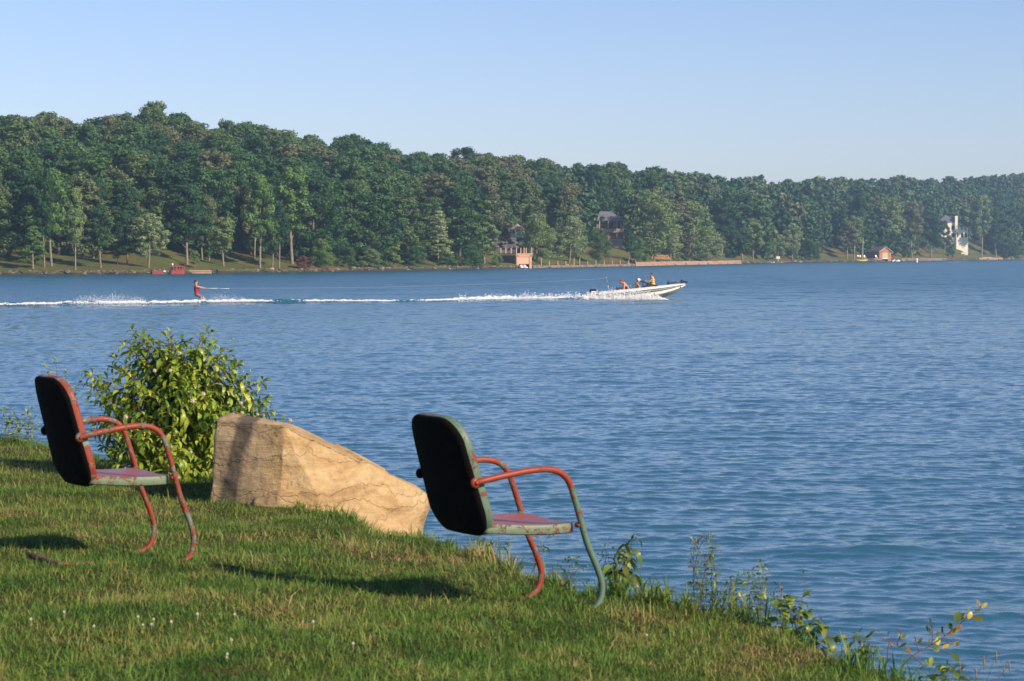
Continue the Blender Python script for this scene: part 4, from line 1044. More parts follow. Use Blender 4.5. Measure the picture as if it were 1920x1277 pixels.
# shrub with yellowing oval leaves at the lower right: every leaf placed
def oval_shrub():
    D = 9.7; Z = lambda zx, zy, d=0: at(1560 + zx / 5.333, 1080 + zy / 5.333, D + d)
    b = Z(720, 900); b.z = gz(b.x, b.y) - .02
    t = thing('oval_leaved_shrub', 'small shrub with yellowing oval leaves leaning over the water at lower right', 'shrub', b)
    m = MB()
    for P in ([(700, 900), (830, 780), (970, 705), (1130, 600), (1300, 460), (1430, 360), (1500, 295)], [(900, 880), (800, 790), (650, 690), (520, 630), (430, 565)], [(560, 860), (560, 720), (600, 600)],
              [(970, 705), (1050, 720), (1170, 765), (1230, 820)], [(650, 690), (690, 560), (630, 505)], [(870, 750), (830, 640)], [(1000, 690), (1005, 560), (990, 450)], [(1130, 600), (1090, 500)], [(1100, 690), (1200, 650), (1260, 660)]):
        P = smooth_path([Z(*q) - b for q in P], 4); m.tube(P, [.0028 - .0018 * i / (len(P) - 1) for i in range(len(P))], 5)
    m.build('branches', simple('purple_twig', (.16, .07, .07), .7), t, True)
    cols = {'g': (.09, .15, .035), 'd': (.03, .055, .03), 'y': (.46, .36, .04), 'o': (.16, .17, .045), 'b': (.62, .56, .07), 'r': (.34, .17, .03), 'p': (.42, .36, .18)}
    mats = {k: leaf_mat('oval_leaf_' + {'g': 'green', 'd': 'dark', 'y': 'yellow', 'o': 'olive', 'b': 'bright_yellow', 'r': 'orange', 'p': 'pale'}[k], [(0, c), (1, tuple(min(1, v * 1.15) for v in c))], .3) for k, c in cols.items()}
    LS = [(1245, 470, 85, 150, 'g', 80), (1290, 440, 60, 90, 'y', 70), (1360, 430, 55, 100, 'y', 60), (1360, 380, 50, 80, 'o', 80), (1400, 400, 60, 150, 'o', -20), (1430, 340, 35, 80, 'o', -5), (1480, 310, 35, 95, 'p', 115), (1495, 315, 40, 90, 'y', 35),
          (1170, 530, 60, 120, 'g', 105), (1200, 540, 45, 90, 'd', 110), (1000, 540, 50, 150, 'o', 95), (1000, 580, 40, 130, 'd', 130), (1065, 690, 75, 110, 'b', 100), (1010, 740, 75, 95, 'g', 20), (1105, 580, 40, 100, 'o', 95), (1040, 600, 40, 80, 'o', 50),
          (1100, 710, 45, 110, 'y', 20), (1210, 690, 45, 80, 'y', 30), (1240, 700, 40, 60, 'o', 60), (1190, 770, 60, 160, 'g', -45), (975, 700, 50, 95, 'o', 100), (860, 680, 40, 90, 'o', 60), (840, 660, 35, 80, 'o', 100), (750, 760, 45, 65, 'r', 40),
          (690, 620, 40, 80, 'o', 30), (680, 710, 35, 100, 'd', 35), (600, 710, 35, 70, 'r', 110), (1160, 590, 60, 90, 'r', 30), (1210, 570, 45, 80, 'y', 50), (1240, 530, 50, 80, 'r', 35), (560, 600, 40, 60, 'p', 80), (1150, 830, 35, 90, 'o', -85), (700, 610, 35, 60, 'y', 140)]
    r = random.Random(3); ms = {}
    for x, y, w, l, c, a in LS:
        key = (c, round(w / l, 1))
        if key not in ms: ms[key] = leaf_mesh('leaf', mats[c], 1.0, max(.3, w / l) * 1.15, .15, .15)
        o = link('leaf', ms[key], t); s = l / 5.333 / F * D
        p = Z(x, y, r.uniform(-.03, .03)) - b; a = math.radians(a)
        d = Vector((math.cos(a), r.uniform(-.25, .25), math.sin(a)))
        q = d.to_track_quat('X', 'Y').to_matrix().to_4x4()
        o.matrix_basis = Matrix.Translation(p) @ q @ Matrix.Rotation(r.uniform(-.5, .5) + math.pi / 2 * 0, 4, 'X') @ Matrix.Scale(s, 4)
oval_shrub()
# clover flowers in the lawn
fc = MB().ball((0, 0, .042), (.0085, .0085, .007), 9, 6)
fc.tube([(0, 0, -.01), (.002, 0, .04)], .0012, 4)
rr = np.random.default_rng(4)
for i in range(40):
    d = rr.normal(size=3); d[2] = abs(d[2]); d /= np.linalg.norm(d); c = np.array([0, 0, .042]); fc.tube([c + d * .006, c + d * .0115], [.0014, .0006], 3, False)
fcm = fc.mesh('clover_flower', simple('white_clover', (.55, .52, .42), .9))
for px, py in [(120, 1141), (176, 1167), (259, 1150), (288, 1154), (284, 1162), (321, 1160), (370, 1146), (440, 1146), (426, 1218), (587, 1159), (662, 1200), (425, 1217 + 6), (58, 1155), (268, 1163), (434, 1194), (1213, 1183)]:
    z = 1.05
    for _ in range(10): p = on_z(px, py, z + .042); z = gz(p.x, p.y)
    o = link('clover_flower', fcm); o.location = (p.x, p.y, z); k = .5 + .15 * rr.random(); o.scale = (k, k, k * 1.1)
    tag(o, 'small white clover flower head standing in the mown lawn', 'flower', 'white clover flowers in the lawn')
# leaf litter and stones under the bush
ms = simple('pale_field_stone', (.30, .22, .14), .9, var=.3, scale=20, bump=.01)
mdk = simple('grey_field_stone', (.11, .095, .085), .9, var=.3, scale=20, bump=.01)
for px, py, s, mt, lb in [(333, 873, .045, mdk, 'dark grey stone at the foot of the flowering bush'), (358, 872, .05, ms, 'pale rounded stone at the foot of the flowering bush'), (348, 888, .055, ms, 'flat tan stone lying just under the pale rounded stone'), (270, 862, .04, mdk, 'small brown stone under the left part of the flowering bush')]:
    z = 1.05
    for _ in range(10): p = on_z(px, py, z); z = gz(p.x, p.y)
    bm = bmesh.new(); bmesh.ops.create_icosphere(bm, subdivisions=3, radius=1)
    for v in bm.verts: v.co *= 1 + .35 * mn.noise(v.co * 1.3 + Vector((px, 0, 0))); v.co.z *= .6
    me = bpy.data.meshes.new('stone'); bm.to_mesh(me); bm.free(); me.materials.append(mt)
    o = link('stone', me); o.location = (p.x, p.y, z + s * .3); o.scale = (s * 1.2, s, s); tag(o, lb, 'stone')

# ---------------------------------------------------------------- people
SKIN = simple('plain_skin', (.52, .27, .18), .55); SKINR = simple('sunburnt_skin', (.62, .25, .18), .55)  # skin tones are even base colours
HAIR = simple('dark_hair', (.03, .018, .012), .8); HAIRB = simple('brown_hair', (.10, .05, .03), .8)
def cap(m, a, ra, b, rb, n=10):
    a = Vector(a); b = Vector(b); d = (b - a)
    if d.length < 1e-5: m.ball(a, ra, n, 6); return
    d.normalize(); P = []; R = []
    for k in (-1, -.75, -.4, 0): P.append(a + d * ra * k); R.append(ra * math.sqrt(max(.0025, 1 - k * k)))
    for k in (0, .4, .75, 1): P.append(b + d * rb * k); R.append(rb * math.sqrt(max(.0025, 1 - k * k)))
    m.tube(P, R, n)
def remesh(o, v, sm=2):
    md = o.modifiers.new('one_surface', 'REMESH'); md.mode = 'VOXEL'; md.voxel_size = v; md.use_smooth_shade = True
    s = o.modifiers.new('soften', 'SMOOTH'); s.factor = .5; s.iterations = sm
def limb(m, pts, rad):
    for i in range(len(pts) - 1): cap(m, pts[i], rad[i], pts[i + 1], rad[i + 1])
def hand(m, w, d, s=1.0):
    """palm and five curled fingers at wrist w, pointing along d"""
    w = Vector(w); d = Vector(d).normalized(); side = d.cross(Vector((0, 0, 1)))
    side = side.normalized() if side.length > .1 else Vector((0, 1, 0)); up = side.cross(d)
    cap(m, w, .024 * s, w + d * .06 * s, .03 * s)
    for i, ln in enumerate((.062, .072, .067, .05)):
        o = side * ((i - 1.5) * .017 * s); b = w + d * .075 * s + o
        k1 = b + d * ln * .5 * s; k2 = k1 + (d * .5 - up * .8) * ln * .45 * s
        cap(m, b, .0095 * s, k1, .009 * s, 6); cap(m, k1, .009 * s, k2, .008 * s, 6)
    t0 = w + side * .026 * s + d * .02 * s; cap(m, t0, .011 * s, t0 + (d * .6 + side * .5 - up * .4) * .05 * s, .009 * s, 6)
def person(name, label, loc, rz, J, s, skin, wear, hairmat, hat=None, voxel=.011):
    """J: joints in metres; s: size of head and limb radii relative to an adult"""
    t = thing(name, label, 'person', loc, rz)
    m = MB(); h = Vector(J['head']); f = Vector(J['face']).normalized(); n = Vector(J['neck']); pv = Vector(J['pelvis'])
    hr = .098 * s
    m.ball(h, (hr * .95, hr * .80, hr * 1.16), 14, 10)
    jaw = h + f * .03 * s - Vector((0, 0, .065 * s)); cap(m, h - Vector((0, 0, .03 * s)), .07 * s, jaw, .045 * s)
    side = f.cross(Vector((0, 0, 1))).normalized()
    cap(m, h + f * .088 * s + Vector((0, 0, .005 * s)), .008 * s, h + f * .112 * s - Vector((0, 0, .028 * s)), .014 * s, 6)      # nose
    for sg in (-1, 1):
        m.ball(h + side * sg * .082 * s - f * .01 * s, (.02 * s, .014 * s, .03 * s), 8, 6)                                        # ears
        cap(m, h + f * .085 * s + side * sg * .034 * s + Vector((0, 0, .028 * s)), .012 * s, h + f * .087 * s + side * sg * .02 * s + Vector((0, 0, .03 * s)), .012 * s, 6)   # brow
    cap(m, h + f * .078 * s - side * .02 * s - Vector((0, 0, .052 * s)), .009 * s, h + f * .078 * s + side * .02 * s - Vector((0, 0, .052 * s)), .009 * s, 6)   # lips
    cap(m, h - Vector((0, 0, .05 * s)), .052 * s, n, .058 * s)
    ch = n.lerp(pv, .35); sa, sb = Vector(J['sh_a']), Vector(J['sh_b'])
    limb(m, [sa, sb], [.062 * s, .062 * s]); limb(m, [n, ch, n.lerp(pv, .65), pv], [.09 * s, .125 * s, .11 * s, .125 * s])
    limb(m, [sa.lerp(ch, .35), sb.lerp(ch, .35)], [.085 * s, .085 * s]); ha, hb = Vector(J['hip_a']), Vector(J['hip_b'])
    limb(m, [ha, hb], [.095 * s, .095 * s])
    for q, hp, sh in (('a', ha, sa), ('b', hb, sb)):
        el, wr, kn, an = (Vector(J[k + q]) for k in ('el_', 'wr_', 'kn_', 'an_'))
        limb(m, [sh, el, wr], [.05 * s, .04 * s, .028 * s]); hand(m, wr, J.get('hd_' + q, wr - el), s)
        limb(m, [hp, kn, an], [.082 * s, .056 * s, .037 * s]); ft = Vector(J.get('ft_' + q, (.14 * s, 0, -.05 * s)))
        limb(m, [an, an + ft], [.037 * s, .028 * s])
    b = m.build('body', skin, t, True); remesh(b, voxel)
    e = MB()
    for sg in (-1, 1): e.ball(h + f * .089 * s + side * sg * .03 * s + Vector((0, 0, .012 * s)), .0095 * s, 8, 6)
    e.build('eyes', HAIR, t, True)
    hm = MB(); hc = h - f * .02 * s + Vector((0, 0, .025 * s)); hm.ball(hc, (hr * 1.02, hr * .92, hr * 1.08), 14, 10); cap(hm, h - f * .055 * s, .06 * s, h - f * .05 * s - Vector((0, 0, .05 * s)), .045 * s)
    for k in range(14): hm.ball(hc + Vector((math.cos(k * 2.4) * .07, math.sin(k * 2.4) * .06, .05 + .03 * math.sin(k * 5))) * s, .03 * s, 6, 5)
    hm = hm.build('hair', hairmat, t, True); remesh(hm, voxel * .9)
    if wear.get('vest'):
        v = MB(); up = Vector((0, 0, .0)); limb(v, [n.lerp(pv, .04), ch, n.lerp(pv, .62), n.lerp(pv, .82)], [.10 * s, .148 * s, .138 * s, .135 * s]); limb(v, [sa.lerp(sb, .12), sb.lerp(sa, .12)], [.070 * s, .070 * s])
        limb(v, [sa.lerp(ch, .45), sb.lerp(ch, .45)], [.108 * s, .108 * s])
        v = v.build('life_vest', wear['vest'], t, True); remesh(v, voxel)
        if wear.get('strap'):
            for k in (.35, .6):
                c = n.lerp(pv, k); ring = [c + Vector((math.cos(a) * .153 * s, math.sin(a) * .15 * s, 0)) for a in [i * math.pi / 10 for i in range(21)]]
                MB().tube(ring, .011 * s, 6).build('vest_strap', wear['strap'], t, True)
    if wear.get('shorts'):
        v = MB(); limb(v, [n.lerp(pv, .88), pv], [.125 * s, .135 * s]); limb(v, [ha, hb], [.108 * s, .108 * s])
        for q, hp in (('a', ha), ('b', hb)):
            kn = Vector(J['kn_' + q]); limb(v, [hp, hp.lerp(kn, .85)], [.097 * s, .078 * s])
        v = v.build('shorts', wear['shorts'], t, True); remesh(v, voxel)
    if hat:
        k = MB(); k.ball(h + Vector((0, 0, .04 * s)), (.112 * s, .10 * s, .09 * s), 14, 8); k.box(h + f * .12 * s + Vector((0, 0, .035 * s)), (.12 * s, .13 * s, .014 * s), Matrix.Rotation(math.atan2(f.y, f.x), 3, 'Z'))
        k.build('cap', hat, t, True)
    return t
# ---------------------------------------------------------------- water skier
DS = 119.7; sk = on_z(369, 570.5); DS = sk.y
J = dict(head=(-.04, 0, 1.08), face=(1, -.35, 0), neck=(-.03, 0, .94), pelvis=(.0, 0, .50), sh_a=(0, -.14, .89), sh_b=(-.02, .14, .89), el_a=(.22, -.14, .82), wr_a=(.42, -.06, .79), el_b=(.22, .13, .84), wr_b=(.42, .05, .80),
         hip_a=(.02, -.08, .48), hip_b=(.02, .08, .48), kn_a=(.24, -.10, .34), kn_b=(.30, .10, .36), an_a=(.26, -.11, .04), an_b=(.44, .11, .06), ft_a=(.13, 0, -.03), ft_b=(.13, 0, -.02), hd_a=(1, .1, 0), hd_b=(1, -.1, 0))
RVEST = simple('red_vest_fabric', (.50, .015, .02), .7); NAVY = simple('navy_trim', (.02, .02, .06), .7)
person('person', 'water skier in a red life vest and grey shorts holding the tow rope', (sk.x, sk.y, .0), 0, J, .86, SKIN, {'vest': RVEST, 'strap': NAVY, 'shorts': simple('grey_shorts', (.16, .13, .14), .8)}, HAIR)
for sy, x0 in ((-.11, .26), (.11, .44)):
    m = MB(); P = []
    for k in range(9):
        q = k / 8; P.append((x0 - .45 + 1.35 * q, sy, -.03 + .30 * max(0, q - .45) ** 1.4 * 1.8))
    for i in range(8):
        a, b = Vector(P[i]), Vector(P[i + 1]); w = .15 if i < 7 else .10
        m.add([a + Vector((0, -w / 2, 0)), a + Vector((0, w / 2, 0)), b + Vector((0, w / 2, 0)), b + Vector((0, -w / 2, 0)), a + Vector((0, -w / 2, .02)), a + Vector((0, w / 2, .02)), b + Vector((0, w / 2, .02)), b + Vector((0, -w / 2, .02))],
              [(0, 1, 2, 3), (7, 6, 5, 4), (0, 4, 5, 1), (3, 2, 6, 7), (0, 3, 7, 4), (1, 5, 6, 2)])
    m.tube([(x0 - .02, sy - .05, .03), (x0 + .03, sy, .09), (x0 - .02, sy + .05, .03)], .02, 6)
    o = m.build('water_ski', simple('dark_ski', (.05, .045, .06), .3)); o.location = (sk.x, sk.y, 0)
    tag(o, 'dark water ski under the front foot of the skier' if sy > 0 else 'dark water ski under the rear foot of the skier', 'water ski')

# ---------------------------------------------------------------- boat
BX = at(1121, 560, 134).x; BY = on_z(1180, 561).y
boat = thing('speedboat', 'white bass boat with black stripes towing the water skier', 'boat', (BX, BY, -.02))
boat.rotation_euler = (0, -math.radians(5), 0); boat.scale = (.975, 1, 1.04)
ST = [0, .8, 1.8, 2.8, 3.5, 4.1, 4.55, 4.85, 4.97]
HB = [.98, 1.03, 1.05, 1.03, .93, .72, .47, .22, .04]
GZ = [.40, .41, .42, .44, .45, .45, .45, .44, .43]
KZ = [-.26, -.27, -.28, -.28, -.22, -.08, .10, .27, .36]
CZ = [-.06, -.06, -.06, -.03, .03, .13, .24, .33, .38]
LV = [(0, 0, 0), (.45, 0, .4), (.86, 0, 1), (.92, .38, None), (.95, .48, None), (.965, .66, None), (.975, .73, None), (1.0, 1.0, None)]
def hull_pt(i, l):
    a, g, c = LV[l]
    z = KZ[i] + (CZ[i] - KZ[i]) * c if c is not None else CZ[i] + (GZ[i] - CZ[i]) * g
    return (ST[i], HB[i] * a, z)
WHITE = simple('white_gelcoat', (.80, .80, .78), .22); BLACKP = simple('black_gelcoat', (.015, .015, .017), .3); GREYG = simple('grey_green_stripe', (.28, .33, .30), .3)
TANB = simple('waterlit_cream_bottom', (.92, .68, .42), .3); DARKG = simple('dark_vinyl', (.03, .035, .045), .6); STEEL = simple('bright_metal', (.6, .6, .6), .3, 1.0)  # cream bottom's colour raised to stand in for light off the water
for l0, l1, nm, mt in ((0, 2, 'hull_bottom', TANB), (2, 3, 'hull_side', WHITE), (3, 4, 'stripe', BLACKP), (4, 5, 'stripe', GREYG), (5, 6, 'stripe', BLACKP), (6, 7, 'topside', WHITE)):
    m = MB()
    for sg in (-1, 1):
        for l in range(l0, l1):
            V = [(p[0], p[1] * sg, p[2]) for i in range(len(ST)) for p in (hull_pt(i, l), hull_pt(i, l + 1))]
            Fs = [((2 * i, 2 * i + 2, 2 * i + 3, 2 * i + 1) if sg < 0 else (2 * i, 2 * i + 1, 2 * i + 3, 2 * i + 2)) for i in range(len(ST) - 1)]
            m.add(V, Fs)
    m.build(nm, mt, boat, True)
m = MB(); tr = [hull_pt(0, l) for l in range(8)]; m.add([(p[0], -p[1], p[2]) for p in tr] + [(p[0], p[1], p[2]) for p in reversed(tr)], [tuple(range(16))]); m.build('transom', WHITE, boat)
def deck(x0, x1, inner=None, z=0.0, sides=(-1, 1)):
    """deck plate between two stations; inner = open width left in the middle"""
    xs = [x0] + [s for s in ST if x0 < s < x1] + [x1]; m = MB()
    hb = [np.interp(x, ST, HB) for x in xs]; g = [np.interp(x, ST, GZ) + z for x in xs]
    for i in range(len(xs) - 1):
        for sg in sides:
            i0 = (hb[i] - inner) if inner else 0; i1 = (hb[i + 1] - inner) if inner else 0
            m.add([(xs[i], hb[i] * sg, g[i]), (xs[i + 1], hb[i + 1] * sg, g[i + 1]), (xs[i + 1], i1 * sg, g[i + 1] + .02), (xs[i], i0 * sg, g[i] + .02)], [(0, 1, 2, 3) if sg < 0 else (3, 2, 1, 0)])
    return m
deck(0, .95).build('rear_deck', WHITE, boat); deck(3.15, 4.97).build('front_deck', WHITE, boat); 
for _s in (-1, 1): deck(.95, 3.15, .14, sides=(_s,)).build('gunwale', WHITE, boat)
MB().box((2.05, 0, .02), (2.25, 1.7, .03)).build('cockpit_floor', DARKG, boat)
m = MB(); m.box((.96, 0, .21), (.03, 1.75, .40)); m.box((3.15, 0, .21), (.03, 1.72, .42)); m.box((2.05, .87, .21), (2.2, .03, .4)); m.box((2.05, -.87, .21), (2.2, .03, .4)); m.build('cockpit_liner', DARKG, boat)
for y in (-.42, .42):
    m = MB(); m.box((1.95, y, .15), (.5, .5, .22)); m.box((1.70, y, .38), (.12, .5, .45), Matrix.Rotation(-.2, 3, 'Y')); m.build('seat', simple('grey_seat_vinyl', (.30, .31, .33), .5), boat, bevel=.03)
m = MB(); m.prism([(2.55, .03), (3.05, .03), (3.15, .5), (2.85, .62), (2.6, .5)], -.8, -.1); m.build('console', DARKG, boat, bevel=.03)
m = MB(); ring = [(2.52, -.42 + .15 * math.cos(a), .52 + .15 * math.sin(a)) for a in [i * math.pi / 8 for i in range(17)]]; m.tube(ring, .014, 6); m.tube([(2.52, -.42, .52), (2.65, -.42, .5)], .02, 6); m.build('steering_wheel', BLACKP, boat, True)
glass, nt_, out_ = nmat('tinted_windshield'); bb = nt_.nodes.new('ShaderNodeBsdfPrincipled'); bb.inputs['Base Color'].default_value = (.03, .05, .07, 1); bb.inputs['Roughness'].default_value = .08; bb.inputs['Alpha'].default_value = .8; nt_.links.new(bb.outputs[0], out_.inputs[0])
def ws(y0, y1):
    m = MB(); m.add([(3.35, y0, .46), (3.20, y1, .46), (2.55, y1 * .8, .80), (2.35, y0 * .85, .74), (3.36, y0, .465), (3.22, y1, .465), (2.57, y1 * .8, .815), (2.37, y0 * .85, .755)], [(0, 1, 2, 3), (7, 6, 5, 4), (0, 4, 5, 1), (1, 5, 6, 2), (2, 6, 7, 3), (3, 7, 4, 0)])
    o = m.build('windshield', glass, boat)
    f = MB(); f.tube([(3.35, y0, .47), (2.35, y0 * .85, .76), (2.55, y1 * .8, .82), (3.20, y1, .47)], .018, 6); f.build('windshield_frame', BLACKP, o)
ws(-.82, -.12); ws(.82, .12)
m = MB(); m.tube([(1.75, .75, .46), (2.1, .74, .62), (2.5, .66, .80)], .014, 6); m.build('side_rail', BLACKP, boat, True)
m = MB(); m.tube([(.62, 0, .40), (.52, 0, 1.12)], .022, 8); m.tube([(.62, -.16, .42), (.55, 0, .92)], .014, 6); m.tube([(.62, .16, .42), (.55, 0, .92)], .014, 6); m.ball((.52, 0, 1.13), .035, 8, 6); m.build('tow_pylon', STEEL, boat, True)
m = MB(); m.prism([(-.50, .20), (-.50, .50), (-.44, .60), (-.10, .56), (-.02, .48), (-.04, .18)], -.2, .2); mo = m.build('outboard_motor', BLACKP, boat, bevel=.035)
m = MB(); m.prism([(-.40, .30), (-.40, .48), (-.12, .46), (-.10, .28)], -.206, .206); m.build('motor_panel', WHITE, mo)
m = MB(); m.box((-.26, -.208, .40), (.24, .006, .02)); m.box((-.26, -.208, .34), (.24, .006, .015)); m.build('motor_stripe', simple('red_stripe', (.35, .04, .03), .4), mo)
m = MB(); m.box((-.27, 0, -.15), (.22, .12, .72)); m.tube([(-.50, 0, -.42), (-.1, 0, -.42)], [.05, .06], 8); m.box((-.02, 0, .2), (.12, .3, .34)); m.build('motor_leg', BLACKP, mo)
for k in range(3):
    a = k * 2.09; MB().box((-.53, math.cos(a) * .1, -.42 + math.sin(a) * .1), (.02, .16, .05), Matrix.Rotation(a, 3, 'X')).build('propeller_blade', STEEL, mo)
m = MB(); m.tube([(3.9, -.25, .54), (4.9, -.12, .56)], .024, 8); m.box((4.0, -.25, .57), (.14, .14, .16)); m.box((4.78, -.12, .58), (.16, .12, .14)); m.tube([(4.75, -.12, .5), (4.78, -.12, .70)], .02, 6); m.tube([(4.9, -.12, .55), (5.08, -.12, .5)], .045, 8); m.build('trolling_motor', BLACKP, boat, True)
m = MB(); m.box((4.62, -.36, .33), (.06, .05, .18)); m.build('bow_eye', BLACKP, boat)
m = MB(); m.prism([(.98, .42), (1.35, .42), (1.35, .53), (1.02, .55)], -.7, .7); m.build('rear_bench', DARKG, boat, bevel=.02)
def bloc(x, y, z):
    a = math.radians(5); return (BX + x * math.cos(a) - z * math.sin(a), BY + y, -.02 + x * math.sin(a) + z * math.cos(a))
YV = simple('yellow_vest_fabric', (.78, .55, .03), .7)
# bare chested passenger slumped at the near gunwale, looking back at the skier
J = dict(head=(-.16, -.02, .60), face=(-1, -.15, -.1), neck=(-.02, 0, .50), pelvis=(.28, 0, .05), sh_a=(.0, -.19, .44), sh_b=(.02, .19, .44), el_a=(-.02, -.28, .17), wr_a=(-.2, -.26, .14), el_b=(-.05, .26, .20), wr_b=(-.26, .2, .12),
         hip_a=(.28, -.1, .04), hip_b=(.28, .1, .04), kn_a=(-.08, -.14, .0), kn_b=(-.08, .14, .0), an_a=(.0, -.14, -.34), an_b=(.0, .14, -.34), ft_a=(-.13, 0, -.02), ft_b=(-.13, 0, -.02))
person('person', 'bare chested passenger leaning at the boat side looking back', bloc(1.40, -.40, .28), 0, J, 1.0, SKINR, {'shorts': NAVY}, simple('reddish_hair', (.25, .07, .04), .8), voxel=.013)
# driver in white cap
J = dict(head=(.05, 0, .66), face=(1, -.1, 0), neck=(.0, 0, .50), pelvis=(-.04, 0, .02), sh_a=(.0, -.18, .44), sh_b=(.0, .18, .44), el_a=(.18, -.24, .22), wr_a=(.42, -.14, .24), el_b=(.2, .22, .24), wr_b=(.44, .12, .26),
         hip_a=(0, -.1, .02), hip_b=(0, .1, .02), kn_a=(.42, -.12, .05), kn_b=(.42, .12, .05), an_a=(.52, -.12, -.2), an_b=(.52, .12, -.2))
person('person', 'boat driver in a yellow life vest and white cap', bloc(2.14, -.44, .21), 0, J, .95, SKIN, {'vest': YV, 'shorts': NAVY}, HAIRB, hat=simple('white_cap', (.82, .82, .82), .8), voxel=.013)
# spotter sitting high behind the windshield
J = dict(head=(.0, 0, .60), face=(-1, -.3, 0), neck=(.04, 0, .46), pelvis=(.08, 0, .02), sh_a=(.06, -.16, .41), sh_b=(.06, .16, .41), el_a=(-.10, -.22, .24), wr_a=(-.30, -.20, .26), el_b=(.16, .22, .18), wr_b=(.24, .20, -.02),
         hip_a=(.08, -.1, .0), hip_b=(.08, .1, .0), kn_a=(-.24, -.14, -.02), kn_b=(-.24, .14, -.02), an_a=(-.26, -.14, -.38), an_b=(-.26, .14, -.38), ft_a=(-.12, 0, -.02), ft_b=(-.12, 0, -.02), hd_a=(-1, 0, .1), hd_b=(.4, 0, -1))
person('person', 'spotter in a yellow life vest perched behind the windshield facing the skier', bloc(2.95, 0, .50), 0, J, .92, SKIN, {'vest': YV, 'strap': NAVY, 'shorts': NAVY}, HAIRB, voxel=.013)
# tow rope with handle
hnd = Vector((sk.x + .52, sk.y, .79)); pyl = Vector(bloc(.52, 0, 1.12))
P = []
for i in range(33):
    k = i / 32; p = hnd.lerp(pyl, k); p.z -= .16 * math.sin(math.pi * k); P.append(p - hnd)
rp = thing('tow_rope', 'thin pale tow rope from the skier to the boat pylon', 'rope', hnd)
MB().tube(P, .0034, 5).build('line', simple('pinkish_rope', (.42, .32, .36), .8), rp, True)
m = MB(); m.tube([(0, -.15, 0), (0, .15, 0)], .016, 8); m.build('handle', BLACKP, rp, True)
m = MB(); m.tube([(0, -.14, 0), (.5, 0, 0)], .012, 6); m.tube([(0, .14, 0), (.5, 0, 0)], .012, 6); m.tube([(.5, 0, 0), (1.1, 0, -.02)], .009, 6); m.build('bridle', WHITE, rp, True)

# ---------------------------------------------------------------- foam and spray
def foam_mat(name, col, tr):
    m, nt, out = nmat(name); N = nt.nodes; L = nt.links
    d = N.new('ShaderNodeBsdfDiffuse'); d.inputs[0].default_value = (*col, 1); t = N.new('ShaderNodeBsdfTranslucent'); t.inputs[0].default_value = (*col, 1)
    ms = N.new('ShaderNodeMixShader'); ms.inputs[0].default_value = tr; L.new(d.outputs[0], ms.inputs[1]); L.new(t.outputs[0], ms.inputs[2]); L.new(ms.outputs[0], out.inputs[0]); return m
M_FOAM = foam_mat('white_foam', (.90, .92, .94), .35)
def flecks(P, size, r):
    n = len(P); a = r.normal(size=(n, 3)); a /= np.linalg.norm(a, axis=1)[:, None]; b = np.cross(a, r.normal(size=(n, 3))); b /= np.linalg.norm(b, axis=1)[:, None]; c = np.cross(a, b)
    s = (size if np.ndim(size) else np.full(n, size))[:, None]
    nn = np.array([.25, -.75, .6]) + r.normal(0, .45, (n, 3)); nn /= np.linalg.norm(nn, axis=1)[:, None]
    a = np.cross(nn, r.normal(size=(n, 3))); a /= np.linalg.norm(a, axis=1)[:, None]; b = np.cross(nn, a)
    V = np.stack([P - a * s, P - b * s * .8, P + a * s * .8, P + b * s], 1).reshape(-1, 3)
    return V, np.arange(n * 4).reshape(-1, 4)
def wake_y(x): return np.interp(x, WKX, WKY)
def foam_cloud(spec, r):
    """spec: (px0, px1, n, height px, width m, base z, size)"""
    PS = []; SS = []
    for x0, x1, n, hfun, wid, zb, sz in spec:
        px = x0 + (x1 - x0) * r.random(n); x = np.array([at(p, 565, 125).x for p in px])
        y = wake_y(x); x = (px - CX) / F * y * 1.0
        y = wake_y(x) + r.normal(0, wid, n)
        h = np.array([hfun(p) for p in px]) / 36.0
        # clumpy plumes
        cl = .65 + .35 * np.sin(x * 5.1 + np.sin(x * 1.7) * 2) * np.sin(x * 11.3)
        z = zb(x) + h * ((cl * r.random(n) ** 1.7) if zb(x).any() else (.80 + .12 * np.sin(x * 9.1 + 2 * np.sin(x * 3.7)) + .10 * np.sin(x * 31 + 1.7 * np.sin(x * 7)) + .12 * r.normal(size=n)) * np.minimum(1.4, r.exponential(.38, n)))
        PS.append(np.stack([x, y, z], -1)); SS.append(sz * (.5 + r.random(n)))
    return np.concatenate(PS), np.concatenate(SS)
r = np.random.default_rng(31)
amp = lambda x: wake_amp(x) * .85
zero = lambda x: np.zeros_like(x)
P1, S1 = foam_cloud([
    (-60, 110, 2200, lambda p: 3, .22, amp, .030), (90, 480, 15000, lambda p: 4, .26, amp, .026), (480, 870, 6500, lambda p: 3 if p < 700 else 2, .24, amp, .022), (800, 960, 2600, lambda p: 7 - abs(p - 920) * .05, .30, amp, .030)], r)
V, Fc = flecks(P1, S1, r)
tag(link('wake_foam', np_mesh('wake_foam', V, Fc, M_FOAM)), 'broken white foam along the crest of the boat wake', 'foam', kind='stuff')
P2, S2 = foam_cloud([
    (90, 340, 24000, lambda p: 14 * max(.1, 1 - ((p - 195) / 95) ** 2) + 3, .6, zero, .010),
    (330, 480, 10000, lambda p: 14 * max(.15, 1 - ((p - 415) / 75) ** 2), .5, zero, .010),
    (860, 1120, 6000, lambda p: 3, .35, amp, .026), (860, 1110, 9000, lambda p: 8 + 4 * (p - 860) / 250 + 2 * math.sin(p * .09), .5, zero, .020),
    (1085, 1250, 12000, lambda p: 9 + 7 * min(1, max(0, (p - 1100) / 60)) if p < 1205 else 16 * max(0, (1250 - p) / 45), .30, zero, .020)], r)
